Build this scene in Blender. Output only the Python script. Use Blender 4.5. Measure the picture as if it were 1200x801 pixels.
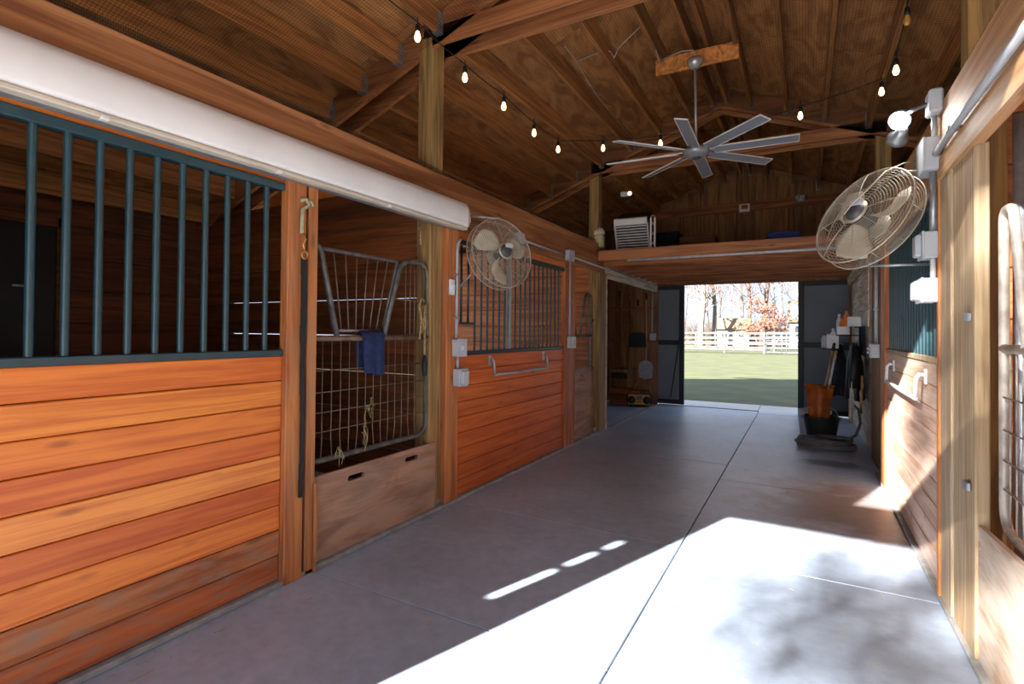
import bpy, bmesh, math, random
from mathutils import Vector, Matrix, Euler, noise as mnoise

random.seed(7)
for o in list(bpy.data.objects): bpy.data.objects.remove(o, do_unlink=True)
scene = bpy.context.scene
C = scene.collection
PI = math.pi
R = math.radians

# ------------------------------------------------------------------ camera
CAM_H = 1.36
cam_data = bpy.data.cameras.new('camera')
cam_data.sensor_width = 36.0
cam_data.lens = 614.55 / 1200 * 36.0
cam_data.shift_y = -20.1 / 1200
cam_data.clip_start = 0.02
cam_data.clip_end = 500
cam = bpy.data.objects.new('camera', cam_data)
C.objects.link(cam)
yaw, pitch, roll = R(29.149), R(0.697), R(0.521)
Fw = Vector((-math.sin(yaw) * math.cos(pitch), math.cos(yaw) * math.cos(pitch), math.sin(pitch)))
Rt = Vector((math.cos(yaw), math.sin(yaw), 0))
Up = Rt.cross(Fw)
Rt, Up = Rt * math.cos(roll) + Up * math.sin(roll), -Rt * math.sin(roll) + Up * math.cos(roll)
cam.matrix_world = Matrix(((Rt.x, Up.x, -Fw.x, 0), (Rt.y, Up.y, -Fw.y, 0), (Rt.z, Up.z, -Fw.z, CAM_H), (0, 0, 0, 1)))
scene.camera = cam

# ------------------------------------------------------------------ world, sun, exposure
SKY_STRENGTH = 1.35
SUN_STRENGTH = 24.0
world = bpy.data.worlds.new('sky'); scene.world = world; world.use_nodes = True
nt = world.node_tree; nt.nodes.clear()
wo = nt.nodes.new('ShaderNodeOutputWorld'); bg = nt.nodes.new('ShaderNodeBackground')
tc = nt.nodes.new('ShaderNodeTexCoord'); mp = nt.nodes.new('ShaderNodeMapping')
mp.inputs['Scale'].default_value = (1.5, 1.5, 4.0)
ns = nt.nodes.new('ShaderNodeTexNoise'); ns.inputs['Scale'].default_value = 2.2; ns.inputs['Detail'].default_value = 6
rp = nt.nodes.new('ShaderNodeValToRGB')
rp.color_ramp.elements[0].position = 0.38; rp.color_ramp.elements[0].color = (0.34, 0.50, 0.80, 1)
rp.color_ramp.elements[1].position = 0.58; rp.color_ramp.elements[1].color = (0.52, 0.585, 0.68, 1)
nt.links.new(tc.outputs['Generated'], mp.inputs['Vector']); nt.links.new(mp.outputs[0], ns.inputs['Vector'])
nt.links.new(ns.outputs['Fac'], rp.inputs[0]); nt.links.new(rp.outputs[0], bg.inputs['Color'])
bg.inputs['Strength'].default_value = SKY_STRENGTH
nt.links.new(bg.outputs[0], wo.inputs['Surface'])

SUN_AZ, SUN_EL = R(19.6), R(24.1)
sun_dir = Vector((math.sin(SUN_AZ) * math.cos(SUN_EL), math.cos(SUN_AZ) * math.cos(SUN_EL), -math.sin(SUN_EL)))
sd = bpy.data.lights.new('sun', 'SUN'); sd.energy = SUN_STRENGTH; sd.angle = R(0.6); sd.color = (1.0, 0.985, 0.96)
sun = bpy.data.objects.new('sun', sd); C.objects.link(sun)
sun.rotation_euler = sun_dir.to_track_quat('-Z', 'Y').to_euler(); sun.location = (-6, -12, 9)

vs = scene.view_settings
vs.view_transform = 'Standard'; vs.look = 'None'; vs.gamma = 1.0; vs.use_curve_mapping = False
vs.exposure = 0.88

# ------------------------------------------------------------------ materials
def S(r, g, b):
    def f(v):
        v /= 255.0
        return v / 12.92 if v <= 0.04045 else ((v + 0.055) / 1.055) ** 2.4
    return (f(r), f(g), f(b), 1.0)

def newmat(name):
    m = bpy.data.materials.new(name); m.use_nodes = True
    n = m.node_tree.nodes; b = n['Principled BSDF']
    return m, m.node_tree, b

def wood(name, light, dark, axis='y', rough=0.6, var=0.25, dust=0.0, dustcol=(150, 140, 130), cross=13.0, along=0.9, knots=True, bump=0.25, dist=1.4, dscale=1.0):
    m, t, b = newmat(name); N = t.nodes; L = t.links
    tc = N.new('ShaderNodeTexCoord'); oi = N.new('ShaderNodeObjectInfo')
    sc = N.new('ShaderNodeVectorMath'); sc.operation = 'SCALE'; sc.inputs[0].default_value = (17, 31, 23)
    L.new(oi.outputs['Random'], sc.inputs['Scale'])
    ad = N.new('ShaderNodeVectorMath'); ad.operation = 'ADD'
    L.new(tc.outputs['Object'], ad.inputs[0]); L.new(sc.outputs[0], ad.inputs[1])
    def mapped(c, a):
        mp = N.new('ShaderNodeMapping')
        mp.inputs['Scale'].default_value = tuple(a if k == axis else c for k in 'xyz')
        L.new(ad.outputs[0], mp.inputs['Vector']); return mp
    n1 = N.new('ShaderNodeTexNoise'); n1.inputs['Scale'].default_value = 1.0; n1.inputs['Detail'].default_value = 4; n1.inputs['Distortion'].default_value = dist
    L.new(mapped(cross, along).outputs[0], n1.inputs['Vector'])
    n2 = N.new('ShaderNodeTexNoise'); n2.inputs['Scale'].default_value = 1.0; n2.inputs['Detail'].default_value = 3
    L.new(mapped(cross * 9, along * 4).outputs[0], n2.inputs['Vector'])
    mx = N.new('ShaderNodeMath'); mx.operation = 'MULTIPLY_ADD'; mx.inputs[1].default_value = 0.35
    L.new(n2.outputs['Fac'], mx.inputs[0]); L.new(n1.outputs['Fac'], mx.inputs[2])
    rp = N.new('ShaderNodeValToRGB'); rp.color_ramp.elements[0].position = 0.54; rp.color_ramp.elements[0].color = S(*dark)
    rp.color_ramp.elements[1].position = 0.80; rp.color_ramp.elements[1].color = S(*light)
    L.new(mx.outputs[0], rp.inputs[0])
    col = rp.outputs[0]
    if knots:
        vo = N.new('ShaderNodeTexVoronoi'); vo.inputs['Scale'].default_value = 1.0
        L.new(mapped(7.0, 2.2).outputs[0], vo.inputs['Vector'])
        kr = N.new('ShaderNodeValToRGB'); kr.color_ramp.elements[0].position = 0.05; kr.color_ramp.elements[0].color = (1, 1, 1, 1)
        kr.color_ramp.elements[1].position = 0.13; kr.color_ramp.elements[1].color = (0, 0, 0, 1)
        L.new(vo.outputs['Distance'], kr.inputs[0])
        km = N.new('ShaderNodeMath'); km.operation = 'MULTIPLY'; km.inputs[1].default_value = 0.55; L.new(kr.outputs[0], km.inputs[0])
        mk = N.new('ShaderNodeMixRGB'); mk.inputs[2].default_value = tuple(c * 0.35 for c in S(*dark)[:3]) + (1,)
        L.new(km.outputs[0], mk.inputs[0]); L.new(col, mk.inputs[1]); col = mk.outputs[0]
    if dust > 0:
        n3 = N.new('ShaderNodeTexNoise'); n3.inputs['Scale'].default_value = 1.0; n3.inputs['Detail'].default_value = 5
        L.new(mapped(9.0 * dscale, 2.5 * dscale).outputs[0], n3.inputs['Vector'])
        dr = N.new('ShaderNodeValToRGB'); dr.color_ramp.elements[0].position = 0.45; dr.color_ramp.elements[1].position = 0.75
        L.new(n3.outputs['Fac'], dr.inputs[0])
        dm = N.new('ShaderNodeMath'); dm.operation = 'MULTIPLY'; dm.inputs[1].default_value = dust; L.new(dr.outputs[0], dm.inputs[0])
        md = N.new('ShaderNodeMixRGB'); md.inputs[2].default_value = S(*dustcol)
        L.new(dm.outputs[0], md.inputs[0]); L.new(col, md.inputs[1]); col = md.outputs[0]
    hs = N.new('ShaderNodeHueSaturation'); L.new(col, hs.inputs['Color'])
    mr = N.new('ShaderNodeMapRange'); mr.inputs['To Min'].default_value = 1 - var; mr.inputs['To Max'].default_value = 1 + var
    L.new(oi.outputs['Random'], mr.inputs['Value']); L.new(mr.outputs[0], hs.inputs['Value'])
    mc = N.new('ShaderNodeMixRGB'); mc.blend_type = 'MULTIPLY'; mc.inputs[0].default_value = 1.0
    L.new(hs.outputs[0], mc.inputs[1]); L.new(oi.outputs['Color'], mc.inputs[2])
    L.new(mc.outputs[0], b.inputs['Base Color'])
    b.inputs['Roughness'].default_value = rough
    bp = N.new('ShaderNodeBump'); bp.inputs['Strength'].default_value = bump; bp.inputs['Distance'].default_value = 0.004
    L.new(mx.outputs[0], bp.inputs['Height']); L.new(bp.outputs[0], b.inputs['Normal'])
    return m

def plain(name, rgb, rough=0.5, metal=0.0, mott=0.15, scale=12.0, rgb2=None, spec=None, bump=0.0, emit=None, estr=0.0, alpha=None):
    m, t, b = newmat(name); N = t.nodes; L = t.links
    if mott > 0 or rgb2:
        tc = N.new('ShaderNodeTexCoord'); n1 = N.new('ShaderNodeTexNoise'); n1.inputs['Scale'].default_value = scale; n1.inputs['Detail'].default_value = 5
        L.new(tc.outputs['Object'], n1.inputs['Vector'])
        rp = N.new('ShaderNodeValToRGB'); c = S(*rgb)
        rp.color_ramp.elements[0].position = 0.35; rp.color_ramp.elements[1].position = 0.68
        rp.color_ramp.elements[0].color = S(*rgb2) if rgb2 else tuple(v * (1 - mott) for v in c[:3]) + (1,)
        rp.color_ramp.elements[1].color = c if rgb2 else tuple(min(1, v * (1 + mott)) for v in c[:3]) + (1,)
        L.new(n1.outputs['Fac'], rp.inputs[0])
        oi = N.new('ShaderNodeObjectInfo'); mc = N.new('ShaderNodeMixRGB'); mc.blend_type = 'MULTIPLY'; mc.inputs[0].default_value = 1
        L.new(rp.outputs[0], mc.inputs[1]); L.new(oi.outputs['Color'], mc.inputs[2])
        L.new(mc.outputs[0], b.inputs['Base Color'])
        if bump > 0:
            bp = N.new('ShaderNodeBump'); bp.inputs['Strength'].default_value = bump; bp.inputs['Distance'].default_value = 0.01
            L.new(n1.outputs['Fac'], bp.inputs['Height']); L.new(bp.outputs[0], b.inputs['Normal'])
    else:
        b.inputs['Base Color'].default_value = S(*rgb)
    b.inputs['Roughness'].default_value = rough; b.inputs['Metallic'].default_value = metal
    if spec is not None: b.inputs['Specular IOR Level'].default_value = spec
    if emit:
        b.inputs['Emission Color'].default_value = S(*emit); b.inputs['Emission Strength'].default_value = estr
    return m

def concrete(name, base, stain=True):
    m, t, b = newmat(name); N = t.nodes; L = t.links
    ge = N.new('ShaderNodeNewGeometry')
    def nz(scale, detail=6, rough=0.6):
        n = N.new('ShaderNodeTexNoise'); n.inputs['Scale'].default_value = scale; n.inputs['Detail'].default_value = detail; n.inputs['Roughness'].default_value = rough
        L.new(ge.outputs['Position'], n.inputs['Vector']); return n
    a = nz(0.9); f = nz(14, 8); c = nz(120, 2)
    rp = N.new('ShaderNodeValToRGB'); s = S(*base)
    rp.color_ramp.elements[0].position = 0.3; rp.color_ramp.elements[0].color = tuple(v * 0.74 for v in s[:3]) + (1,)
    rp.color_ramp.elements[1].position = 0.72; rp.color_ramp.elements[1].color = tuple(min(1, v * 1.18) for v in s[:3]) + (1,)
    L.new(a.outputs['Fac'], rp.inputs[0])
    r2 = N.new('ShaderNodeValToRGB'); r2.color_ramp.elements[0].position = 0.25; r2.color_ramp.elements[0].color = (0.8, 0.8, 0.8, 1)
    r2.color_ramp.elements[1].position = 0.75; r2.color_ramp.elements[1].color = (1.08, 1.08, 1.08, 1); L.new(f.outputs['Fac'], r2.inputs[0])
    mc = N.new('ShaderNodeMixRGB'); mc.blend_type = 'MULTIPLY'; mc.inputs[0].default_value = 1
    L.new(rp.outputs[0], mc.inputs[1]); L.new(r2.outputs[0], mc.inputs[2]); col = mc.outputs[0]
    if stain:
        # two old spills with ragged outlines: rusty dirt by the right-hand stalls and a damp spot by the hose
        for (cx, cy, rx, ry, rgb, amt) in ((0.25, 4.9, 0.75, 0.85, (118, 92, 70), 0.75), (0.25, 6.45, 0.36, 0.22, (58, 62, 74), 0.8)):
            sb = N.new('ShaderNodeVectorMath'); sb.operation = 'SUBTRACT'; sb.inputs[1].default_value = (cx, cy, 0); L.new(ge.outputs['Position'], sb.inputs[0])
            ml = N.new('ShaderNodeVectorMath'); ml.operation = 'MULTIPLY'; ml.inputs[1].default_value = (1 / rx, 1 / ry, 0); L.new(sb.outputs[0], ml.inputs[0])
            ln = N.new('ShaderNodeVectorMath'); ln.operation = 'LENGTH'; L.new(ml.outputs[0], ln.inputs[0])
            q = nz(3.2); ma = N.new('ShaderNodeMath'); ma.operation = 'MULTIPLY_ADD'; ma.inputs[1].default_value = 1.8; L.new(q.outputs['Fac'], ma.inputs[0]); L.new(ln.outputs['Value'], ma.inputs[2])
            rr = N.new('ShaderNodeValToRGB'); rr.color_ramp.elements[0].position = 0.42; rr.color_ramp.elements[0].color = (amt,) * 3 + (1,)
            rr.color_ramp.elements[1].position = 0.62; rr.color_ramp.elements[1].color = (0, 0, 0, 1)
            hf = N.new('ShaderNodeMath'); hf.operation = 'MULTIPLY'; hf.inputs[1].default_value = 0.31; L.new(ma.outputs[0], hf.inputs[0]); L.new(hf.outputs[0], rr.inputs[0])
            mx = N.new('ShaderNodeMixRGB'); mx.inputs[2].default_value = S(*rgb); L.new(rr.outputs[0], mx.inputs[0]); L.new(col, mx.inputs[1]); col = mx.outputs[0]
    L.new(col, b.inputs['Base Color'])
    b.inputs['Roughness'].default_value = 0.42; b.inputs['Specular IOR Level'].default_value = 0.45
    bp = N.new('ShaderNodeBump'); bp.inputs['Strength'].default_value = 0.12; bp.inputs['Distance'].default_value = 0.01
    L.new(f.outputs['Fac'], bp.inputs['Height']); L.new(bp.outputs[0], b.inputs['Normal'])
    return m

MT = {}
MT['board'] = wood('stained_board', (216, 126, 52), (190, 96, 36), 'y', 0.5, 0.08, cross=20)
MT['board_worn'] = wood('worn_stained_board', (196, 114, 60), (150, 80, 42), 'y', 0.7, 0.06, dust=0.8, dustcol=(152, 126, 104), dscale=3.2)
MT['board_pale'] = wood('sun_bleached_board', (212, 186, 166), (184, 146, 122), 'y', 0.65, 0.10, dust=0.5, dustcol=(205, 190, 178))
MT['beam_y'] = wood('fir_beam', (186, 128, 82), (132, 80, 46), 'y', 0.6, 0.10, cross=9, along=0.5)
MT['beam_x'] = wood('fir_tie', (178, 116, 70), (124, 72, 40), 'x', 0.6, 0.10, cross=9, along=0.5)
MT['beam_pale'] = wood('weathered_beam', (206, 160, 112), (168, 116, 70), 'y', 0.65, 0.08, cross=9, along=0.5, dust=0.3, dustcol=(196, 180, 160))
MT['trim_z'] = wood('stained_trim', (204, 130, 72), (160, 90, 46), 'z', 0.6, 0.10, dust=0.45, dustcol=(152, 128, 104), dscale=1.6)
MT['post_z'] = wood('weathered_post', (170, 132, 78), (116, 84, 46), 'z', 0.75, 0.10, dust=0.3, dustcol=(120, 122, 90), cross=18, knots=False)
MT['post_pale'] = wood('bleached_post', (190, 164, 130), (152, 122, 88), 'z', 0.75, 0.06, dust=0.3, dustcol=(196, 186, 170), cross=30, knots=False)
MT['purlin'] = wood('roof_purlin', (204, 138, 76), (154, 98, 52), 'y', 0.7, 0.18)
MT['plydeck'] = wood('roof_plywood', (204, 144, 84), (156, 100, 54), 'y', 0.75, 0.12, cross=3.6, along=1.3, dist=2.6, dust=0.15, dustcol=(90, 60, 36), knots=False)
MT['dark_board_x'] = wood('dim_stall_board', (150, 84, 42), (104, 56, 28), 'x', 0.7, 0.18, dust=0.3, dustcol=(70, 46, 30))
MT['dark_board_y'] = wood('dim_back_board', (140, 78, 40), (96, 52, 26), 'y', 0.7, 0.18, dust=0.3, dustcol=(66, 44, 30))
MT['stall_board_x'] = wood('stall_board', (204, 128, 70), (160, 90, 44), 'x', 0.65, 0.12)
MT['siding'] = wood('gable_siding', (150, 104, 62), (112, 72, 40), 'z', 0.75, 0.2)
MT['panel_ply'] = wood('kick_plywood', (178, 136, 108), (142, 100, 78), 'y', 0.7, 0.05, dust=0.5, dustcol=(158, 140, 126), cross=6, along=1.5, knots=False)
MT['panel_pale'] = wood('bleached_plywood', (206, 184, 162), (168, 138, 112), 'y', 0.7, 0.05, dust=0.6, dustcol=(210, 202, 192), cross=6, along=1.5, knots=False)
MT['whitewash'] = wood('peeling_white_plank', (226, 212, 194), (176, 140, 106), 'y', 0.8, 0.05, dust=0.8, dustcol=(222, 214, 204), knots=False)
MT['joist_x'] = wood('loft_joist', (168, 102, 58), (118, 66, 34), 'x', 0.7, 0.12)
MT['handle_z'] = wood('tool_handle', (170, 132, 84), (120, 84, 48), 'z', 0.5, 0.15, knots=False)
MT['concrete'] = concrete('concrete', (172, 185, 203))
MT['concrete_out'] = concrete('apron_concrete', (176, 174, 172), False)
MT['joint'] = plain('joint_dirt', (84, 76, 68), 0.95)
MT['curb'] = plain('curb_concrete', (150, 146, 142), 0.8, mott=0.2)
MT['stallfloor'] = plain('stall_dirt', (52, 42, 34), 0.95, mott=0.35, scale=4)
MT['green'] = plain('green_enamel', (34, 62, 68), 0.32, 0.0, mott=0.15, spec=0.6)
MT['green_dark'] = plain('dark_green_enamel', (32, 50, 52), 0.38, 0.0, mott=0.15)
MT['galv'] = plain('galvanized_steel', (168, 172, 176), 0.42, 0.65, mott=0.15, scale=20)
MT['conduit'] = plain('grey_conduit', (176, 178, 180), 0.45, 0.1, mott=0.08)
MT['boxgrey'] = plain('grey_pvc', (188, 192, 196), 0.45, 0.0, mott=0.05)
MT['boxwhite'] = plain('white_pvc', (222, 224, 226), 0.45, 0.0, mott=0.04)
MT['white'] = plain('white_vinyl', (228, 224, 220), 0.4, 0.0, mott=0.06, scale=3)
MT['cream'] = plain('cream_vinyl', (206, 192, 172), 0.5, 0.0, mott=0.08)
MT['rust'] = plain('rusty_pipe', (140, 108, 88), 0.6, 0.35, rgb2=(104, 84, 72), scale=14)
MT['pipegrey'] = plain('worn_grey_pipe', (122, 116, 110), 0.5, 0.4, rgb2=(82, 76, 70), scale=14)
MT['pipepale'] = plain('worn_pale_pipe', (206, 194, 180), 0.5, 0.2, rgb2=(150, 138, 126), scale=12)
MT['wire'] = plain('mesh_wire', (124, 102, 86), 0.55, 0.4, mott=0.15)
MT['steel'] = plain('bright_steel', (190, 190, 190), 0.35, 0.6, mott=0.05)
MT['silver'] = plain('silver_paint', (158, 162, 168), 0.38, 0.45, mott=0.05)
MT['netting'] = plain('net_wire', (58, 42, 28), 0.8, 0.0, mott=0.1)
MT['black'] = plain('black_rubber', (26, 27, 29), 0.6, mott=0.15)
MT['blackpaint'] = plain('black_paint', (20, 20, 22), 0.5, mott=0.15)
MT['navy'] = plain('navy_cloth', (38, 52, 96), 0.95, rgb2=(26, 36, 70), scale=30)
MT['darkcloth'] = plain('charcoal_cloth', (38, 42, 50), 0.95, rgb2=(22, 24, 30), scale=18)
MT['rope'] = plain('tan_rope', (190, 160, 112), 0.9, rgb2=(140, 110, 70), scale=40)
MT['ropewhite'] = plain('cream_rope', (200, 194, 180), 0.9, mott=0.15, scale=40)
MT['greenrope'] = plain('faded_green_rope', (160, 158, 124), 0.9, mott=0.2, scale=40)
MT['brass'] = plain('brass', (196, 152, 84), 0.35, 0.8, mott=0.1)
MT['fanbeige'] = plain('fan_blade_beige', (196, 184, 160), 0.5, mott=0.1)
MT['cage'] = plain('dusty_fan_wire', (176, 164, 146), 0.5, 0.3, mott=0.15)
MT['motor'] = plain('fan_motor', (88, 88, 90), 0.5, 0.3, mott=0.2)
MT['red'] = plain('red_plastic', (176, 52, 40), 0.5, mott=0.1)
MT['yellow'] = plain('yellow_plastic', (206, 150, 34), 0.45, mott=0.08)
MT['orange'] = plain('orange_leather', (196, 104, 32), 0.5, rgb2=(140, 66, 20), scale=9)
MT['hose'] = plain('grey_hose', (104, 102, 104), 0.6, mott=0.2)
MT['doorgrey'] = plain('grey_door_panel', (120, 126, 134), 0.6, mott=0.06, scale=2)
MT['doorframe'] = plain('black_door_frame', (24, 26, 30), 0.5, mott=0.15)
MT['blue'] = plain('blue_tarp', (32, 56, 128), 0.6, mott=0.2)
MT['limegreen'] = plain('lime_label', (160, 170, 90), 0.6, rgb2=(190, 184, 160), scale=9)
MT['amber'] = plain('amber_plastic', (206, 116, 40), 0.4, mott=0.1)
MT['bulb'] = plain('lit_bulb', (255, 240, 210), 0.3, mott=0, emit=(255, 214, 146), estr=3.2)
MT['bulb_off'] = plain('unlit_bulb', (190, 140, 70), 0.15, mott=0.1)
MT['led'] = plain('led_lens', (255, 255, 255), 0.3, mott=0, emit=(245, 250, 255), estr=30)
MT['cable'] = plain('white_cable', (196, 186, 170), 0.6, mott=0.08)
MT['grass'] = plain('lawn', (86, 86, 48), 0.9, rgb2=(68, 72, 40), scale=1.3, bump=0.3)
MT['gravel'] = plain('pale_gravel', (196, 190, 180), 0.95, rgb2=(166, 160, 150), scale=8)
MT['bark'] = plain('grey_bark', (128, 116, 106), 0.9, rgb2=(92, 80, 72), scale=3)
MT['bark_dark'] = plain('brown_bark', (96, 80, 70), 0.9, rgb2=(66, 52, 46), scale=3)
MT['leaf'] = plain('russet_leaf', (140, 94, 70), 0.85, rgb2=(112, 70, 50), scale=2)
MT['brush'] = plain('dry_brush', (110, 90, 74), 0.9, rgb2=(86, 78, 58), scale=1)
MT['fencewood'] = plain('bleached_fence', (86, 81, 78), 0.85, rgb2=(68, 62, 58), scale=4)
MT['gatewhite'] = plain('white_gate_pipe', (92, 96, 102), 0.5, mott=0.04)
MT['shingle'] = plain('tan_shingle', (132, 108, 84), 0.9, rgb2=(112, 88, 66), scale=4)
MT['siding_white'] = plain('white_siding', (130, 132, 136), 0.7, mott=0.04)
MT['glassdark'] = plain('window_glass', (46, 54, 60), 0.08, mott=0.0, spec=0.8)
MT['siding_out'] = plain('barn_siding', (150, 110, 80), 0.8, rgb2=(126, 88, 62), scale=3)
MT['ropehay'] = plain('straw', (196, 176, 120), 0.9, mott=0.2)

# ------------------------------------------------------------------ mesh helpers
class MB:
    def __init__(s): s.v = []; s.f = []; s.sm = []
    def add(s, vs, fs, smooth=False):
        o = len(s.v); s.v += [tuple(v) for v in vs]
        for f in fs: s.f.append(tuple(i + o for i in f)); s.sm.append(smooth)
        return s
    def box(s, x0, x1, y0, y1, z0, z1, M=None):
        vs = [Vector((x, y, z)) for x in (x0, x1) for y in (y0, y1) for z in (z0, z1)]
        if M: vs = [M @ v for v in vs]
        return s.add(vs, [(0, 1, 3, 2), (4, 6, 7, 5), (0, 4, 5, 1), (2, 3, 7, 6), (0, 2, 6, 4), (1, 5, 7, 3)])
    def cham(s, x0, x1, y0, y1, z0, z1, b=0.004, M=None):
        cx, cy, cz = (x0 + x1) / 2, (y0 + y1) / 2, (z0 + z1) / 2
        h = Vector(((x1 - x0) / 2, (y1 - y0) / 2, (z1 - z0) / 2)); b = min(b, h.x * .45, h.y * .45, h.z * .45)
        vs = []; idx = {}
        for sx in (-1, 1):
            for sy in (-1, 1):
                for sz in (-1, 1):
                    for a in range(3):
                        d = [h.x - b, h.y - b, h.z - b]; d[a] = h[a]
                        idx[(sx, sy, sz, a)] = len(vs)
                        v = Vector((cx + sx * d[0], cy + sy * d[1], cz + sz * d[2])); vs.append(M @ v if M else v)
        fs = []
        for a in range(3):
            u, w = (a + 1) % 3, (a + 2) % 3
            for sg in (-1, 1):
                def k(su, sw):
                    q = [0, 0, 0]; q[a] = sg; q[u] = su; q[w] = sw; return idx[(q[0], q[1], q[2], a)]
                f = [k(-1, -1), k(1, -1), k(1, 1), k(-1, 1)]
                fs.append(tuple(f) if sg > 0 else tuple(reversed(f)))
            for su in (-1, 1):
                for sw in (-1, 1):
                    def k2(sa, ax):
                        q = [0, 0, 0]; q[a] = sa; q[u] = su; q[w] = sw; return idx[(q[0], q[1], q[2], ax)]
                    f = [k2(-1, u), k2(1, u), k2(1, w), k2(-1, w)]
                    fs.append(tuple(f) if su * sw < 0 else tuple(reversed(f)))
        for sx in (-1, 1):
            for sy in (-1, 1):
                for sz in (-1, 1):
                    f = [idx[(sx, sy, sz, a)] for a in range(3)]
                    fs.append(tuple(f) if sx * sy * sz > 0 else tuple(reversed(f)))
        return s.add(vs, fs)
    def tube(s, pts, r, n=8, closed=False, cap=True, smooth=True):
        pts = [Vector(p) for p in pts]; m = len(pts)
        rs = r if isinstance(r, (list, tuple)) else [r] * m
        def tan(i):
            if closed: return (pts[(i + 1) % m] - pts[i - 1]).normalized()
            return (pts[min(i + 1, m - 1)] - pts[max(i - 1, 0)]).normalized()
        t = tan(0); ref = Vector((0, 0, 1)) if abs(t.z) < 0.9 else Vector((1, 0, 0))
        nrm = (ref - t * ref.dot(t)).normalized(); vs = []
        for i in range(m):
            t2 = tan(i); ax = t.cross(t2)
            if ax.length > 1e-7: nrm = Matrix.Rotation(t.angle(t2), 3, ax.normalized()) @ nrm
            nrm = (nrm - t2 * nrm.dot(t2)).normalized(); t = t2; bn = t.cross(nrm)
            for k in range(n):
                a = 2 * PI * k / n
                vs.append(pts[i] + (nrm * math.cos(a) + bn * math.sin(a)) * rs[i])
        fs = []
        for i in range(m if closed else m - 1):
            j = (i + 1) % m
            for k in range(n): fs.append((i * n + k, i * n + (k + 1) % n, j * n + (k + 1) % n, j * n + k))
        s.add(vs, fs, smooth)
        if cap and not closed:
            o = len(s.v) - m * n
            s.f.append(tuple(o + k for k in reversed(range(n)))); s.sm.append(False)
            s.f.append(tuple(o + (m - 1) * n + k for k in range(n))); s.sm.append(False)
        return s
    def lathe(s, prof, n=20, M=None, smooth=True):
        vs = []; fs = []; m = len(prof)
        for (r, z) in prof:
            for k in range(n):
                a = 2 * PI * k / n; v = Vector((r * math.cos(a), r * math.sin(a), z)); vs.append(M @ v if M else v)
        for i in range(m - 1):
            for k in range(n): fs.append((i * n + k, i * n + (k + 1) % n, (i + 1) * n + (k + 1) % n, (i + 1) * n + k))
        s.add(vs, fs, smooth); o = len(s.v) - m * n
        if prof[0][0] > 1e-5: s.f.append(tuple(o + k for k in reversed(range(n)))); s.sm.append(False)
        if prof[-1][0] > 1e-5: s.f.append(tuple(o + (m - 1) * n + k for k in range(n))); s.sm.append(False)
        return s
    def prism(s, poly, t0, t1, M=None):
        n = len(poly); vs = [Vector((p[0], p[1], z)) for z in (t0, t1) for p in poly]
        if M: vs = [M @ v for v in vs]
        fs = [tuple(reversed(range(n))), tuple(range(n, 2 * n))] + [(i, (i + 1) % n, n + (i + 1) % n, n + i) for i in range(n)]
        return s.add(vs, fs)
    def mesh(s, name, mat):
        me = bpy.data.meshes.new(name); me.from_pydata(s.v, [], s.f); me.materials.append(mat)
        me.polygons.foreach_set('use_smooth', s.sm); me.update(); return me
    def build(s, name, mat, parent=None, loc=(0, 0, 0), rot=None):
        return place(name, s.mesh(name, MT[mat] if isinstance(mat, str) else mat), parent, loc, rot)

def place(name, me, parent=None, loc=(0, 0, 0), rot=None):
    o = bpy.data.objects.new(name, me); C.objects.link(o); o.location = loc
    if rot is not None:
        if hasattr(rot, 'to_euler'): o.rotation_euler = rot.to_euler()
        else: o.rotation_euler = rot
    if parent: o.parent = parent
    return o

def tag(o, label, cat, group=None, kind=None):
    o['label'] = label; o['category'] = cat
    if group: o['group'] = group
    if kind: o['kind'] = kind
    return o
def thing(name, label, cat, loc=(0, 0, 0), rot=None, group=None):
    e = place(name, None, None, loc, rot); e.empty_display_size = 0.1
    return tag(e, label, cat, group)
def struct(o, label=None):
    o['kind'] = 'structure'
    if label: o['label'] = label
    return o
def tint(o, k):
    o.color = (k, k, k, 1) if isinstance(k, (int, float)) else tuple(k) + (1,)
    return o

_cache = {}
def cbox(sx, sy, sz, mat, b=0.004):
    key = (round(sx, 4), round(sy, 4), round(sz, 4), mat, b)
    if key not in _cache:
        _cache[key] = MB().cham(-sx / 2, sx / 2, -sy / 2, sy / 2, -sz / 2, sz / 2, b).mesh('box_piece', MT[mat])
    return _cache[key]
def piece(name, x0, x1, y0, y1, z0, z1, mat, parent=None, b=0.004, off=(0, 0, 0)):
    """a chamfered board between two corners, given in the parent's local frame plus off"""
    return place(name, cbox(x1 - x0, y1 - y0, z1 - z0, mat, b), parent,
                 ((x0 + x1) / 2 - off[0], (y0 + y1) / 2 - off[1], (z0 + z1) / 2 - off[2]))
def arc(c, r, a0, a1, n, plane='yz', x=0.0):
    out = []
    for i in range(n + 1):
        a = a0 + (a1 - a0) * i / n
        out.append((x, c[0] + r * math.cos(a), c[1] + r * math.sin(a)))
    return out

# ------------------------------------------------------------------ dimensions
XL, XR, XC = -2.434, 0.63, -0.90          # inner faces of the two stall fronts, ridge line
YA, YB, YE, YS = 3.27, 6.90, 10.0, -0.36    # the two inner frames, far gable wall, near gable wall
XBL, XBR = -5.55, 3.75                      # stall back walls
SL = 0.38                                   # roof slope
def zr(x, k): return k - SL * abs(x - XC)

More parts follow.
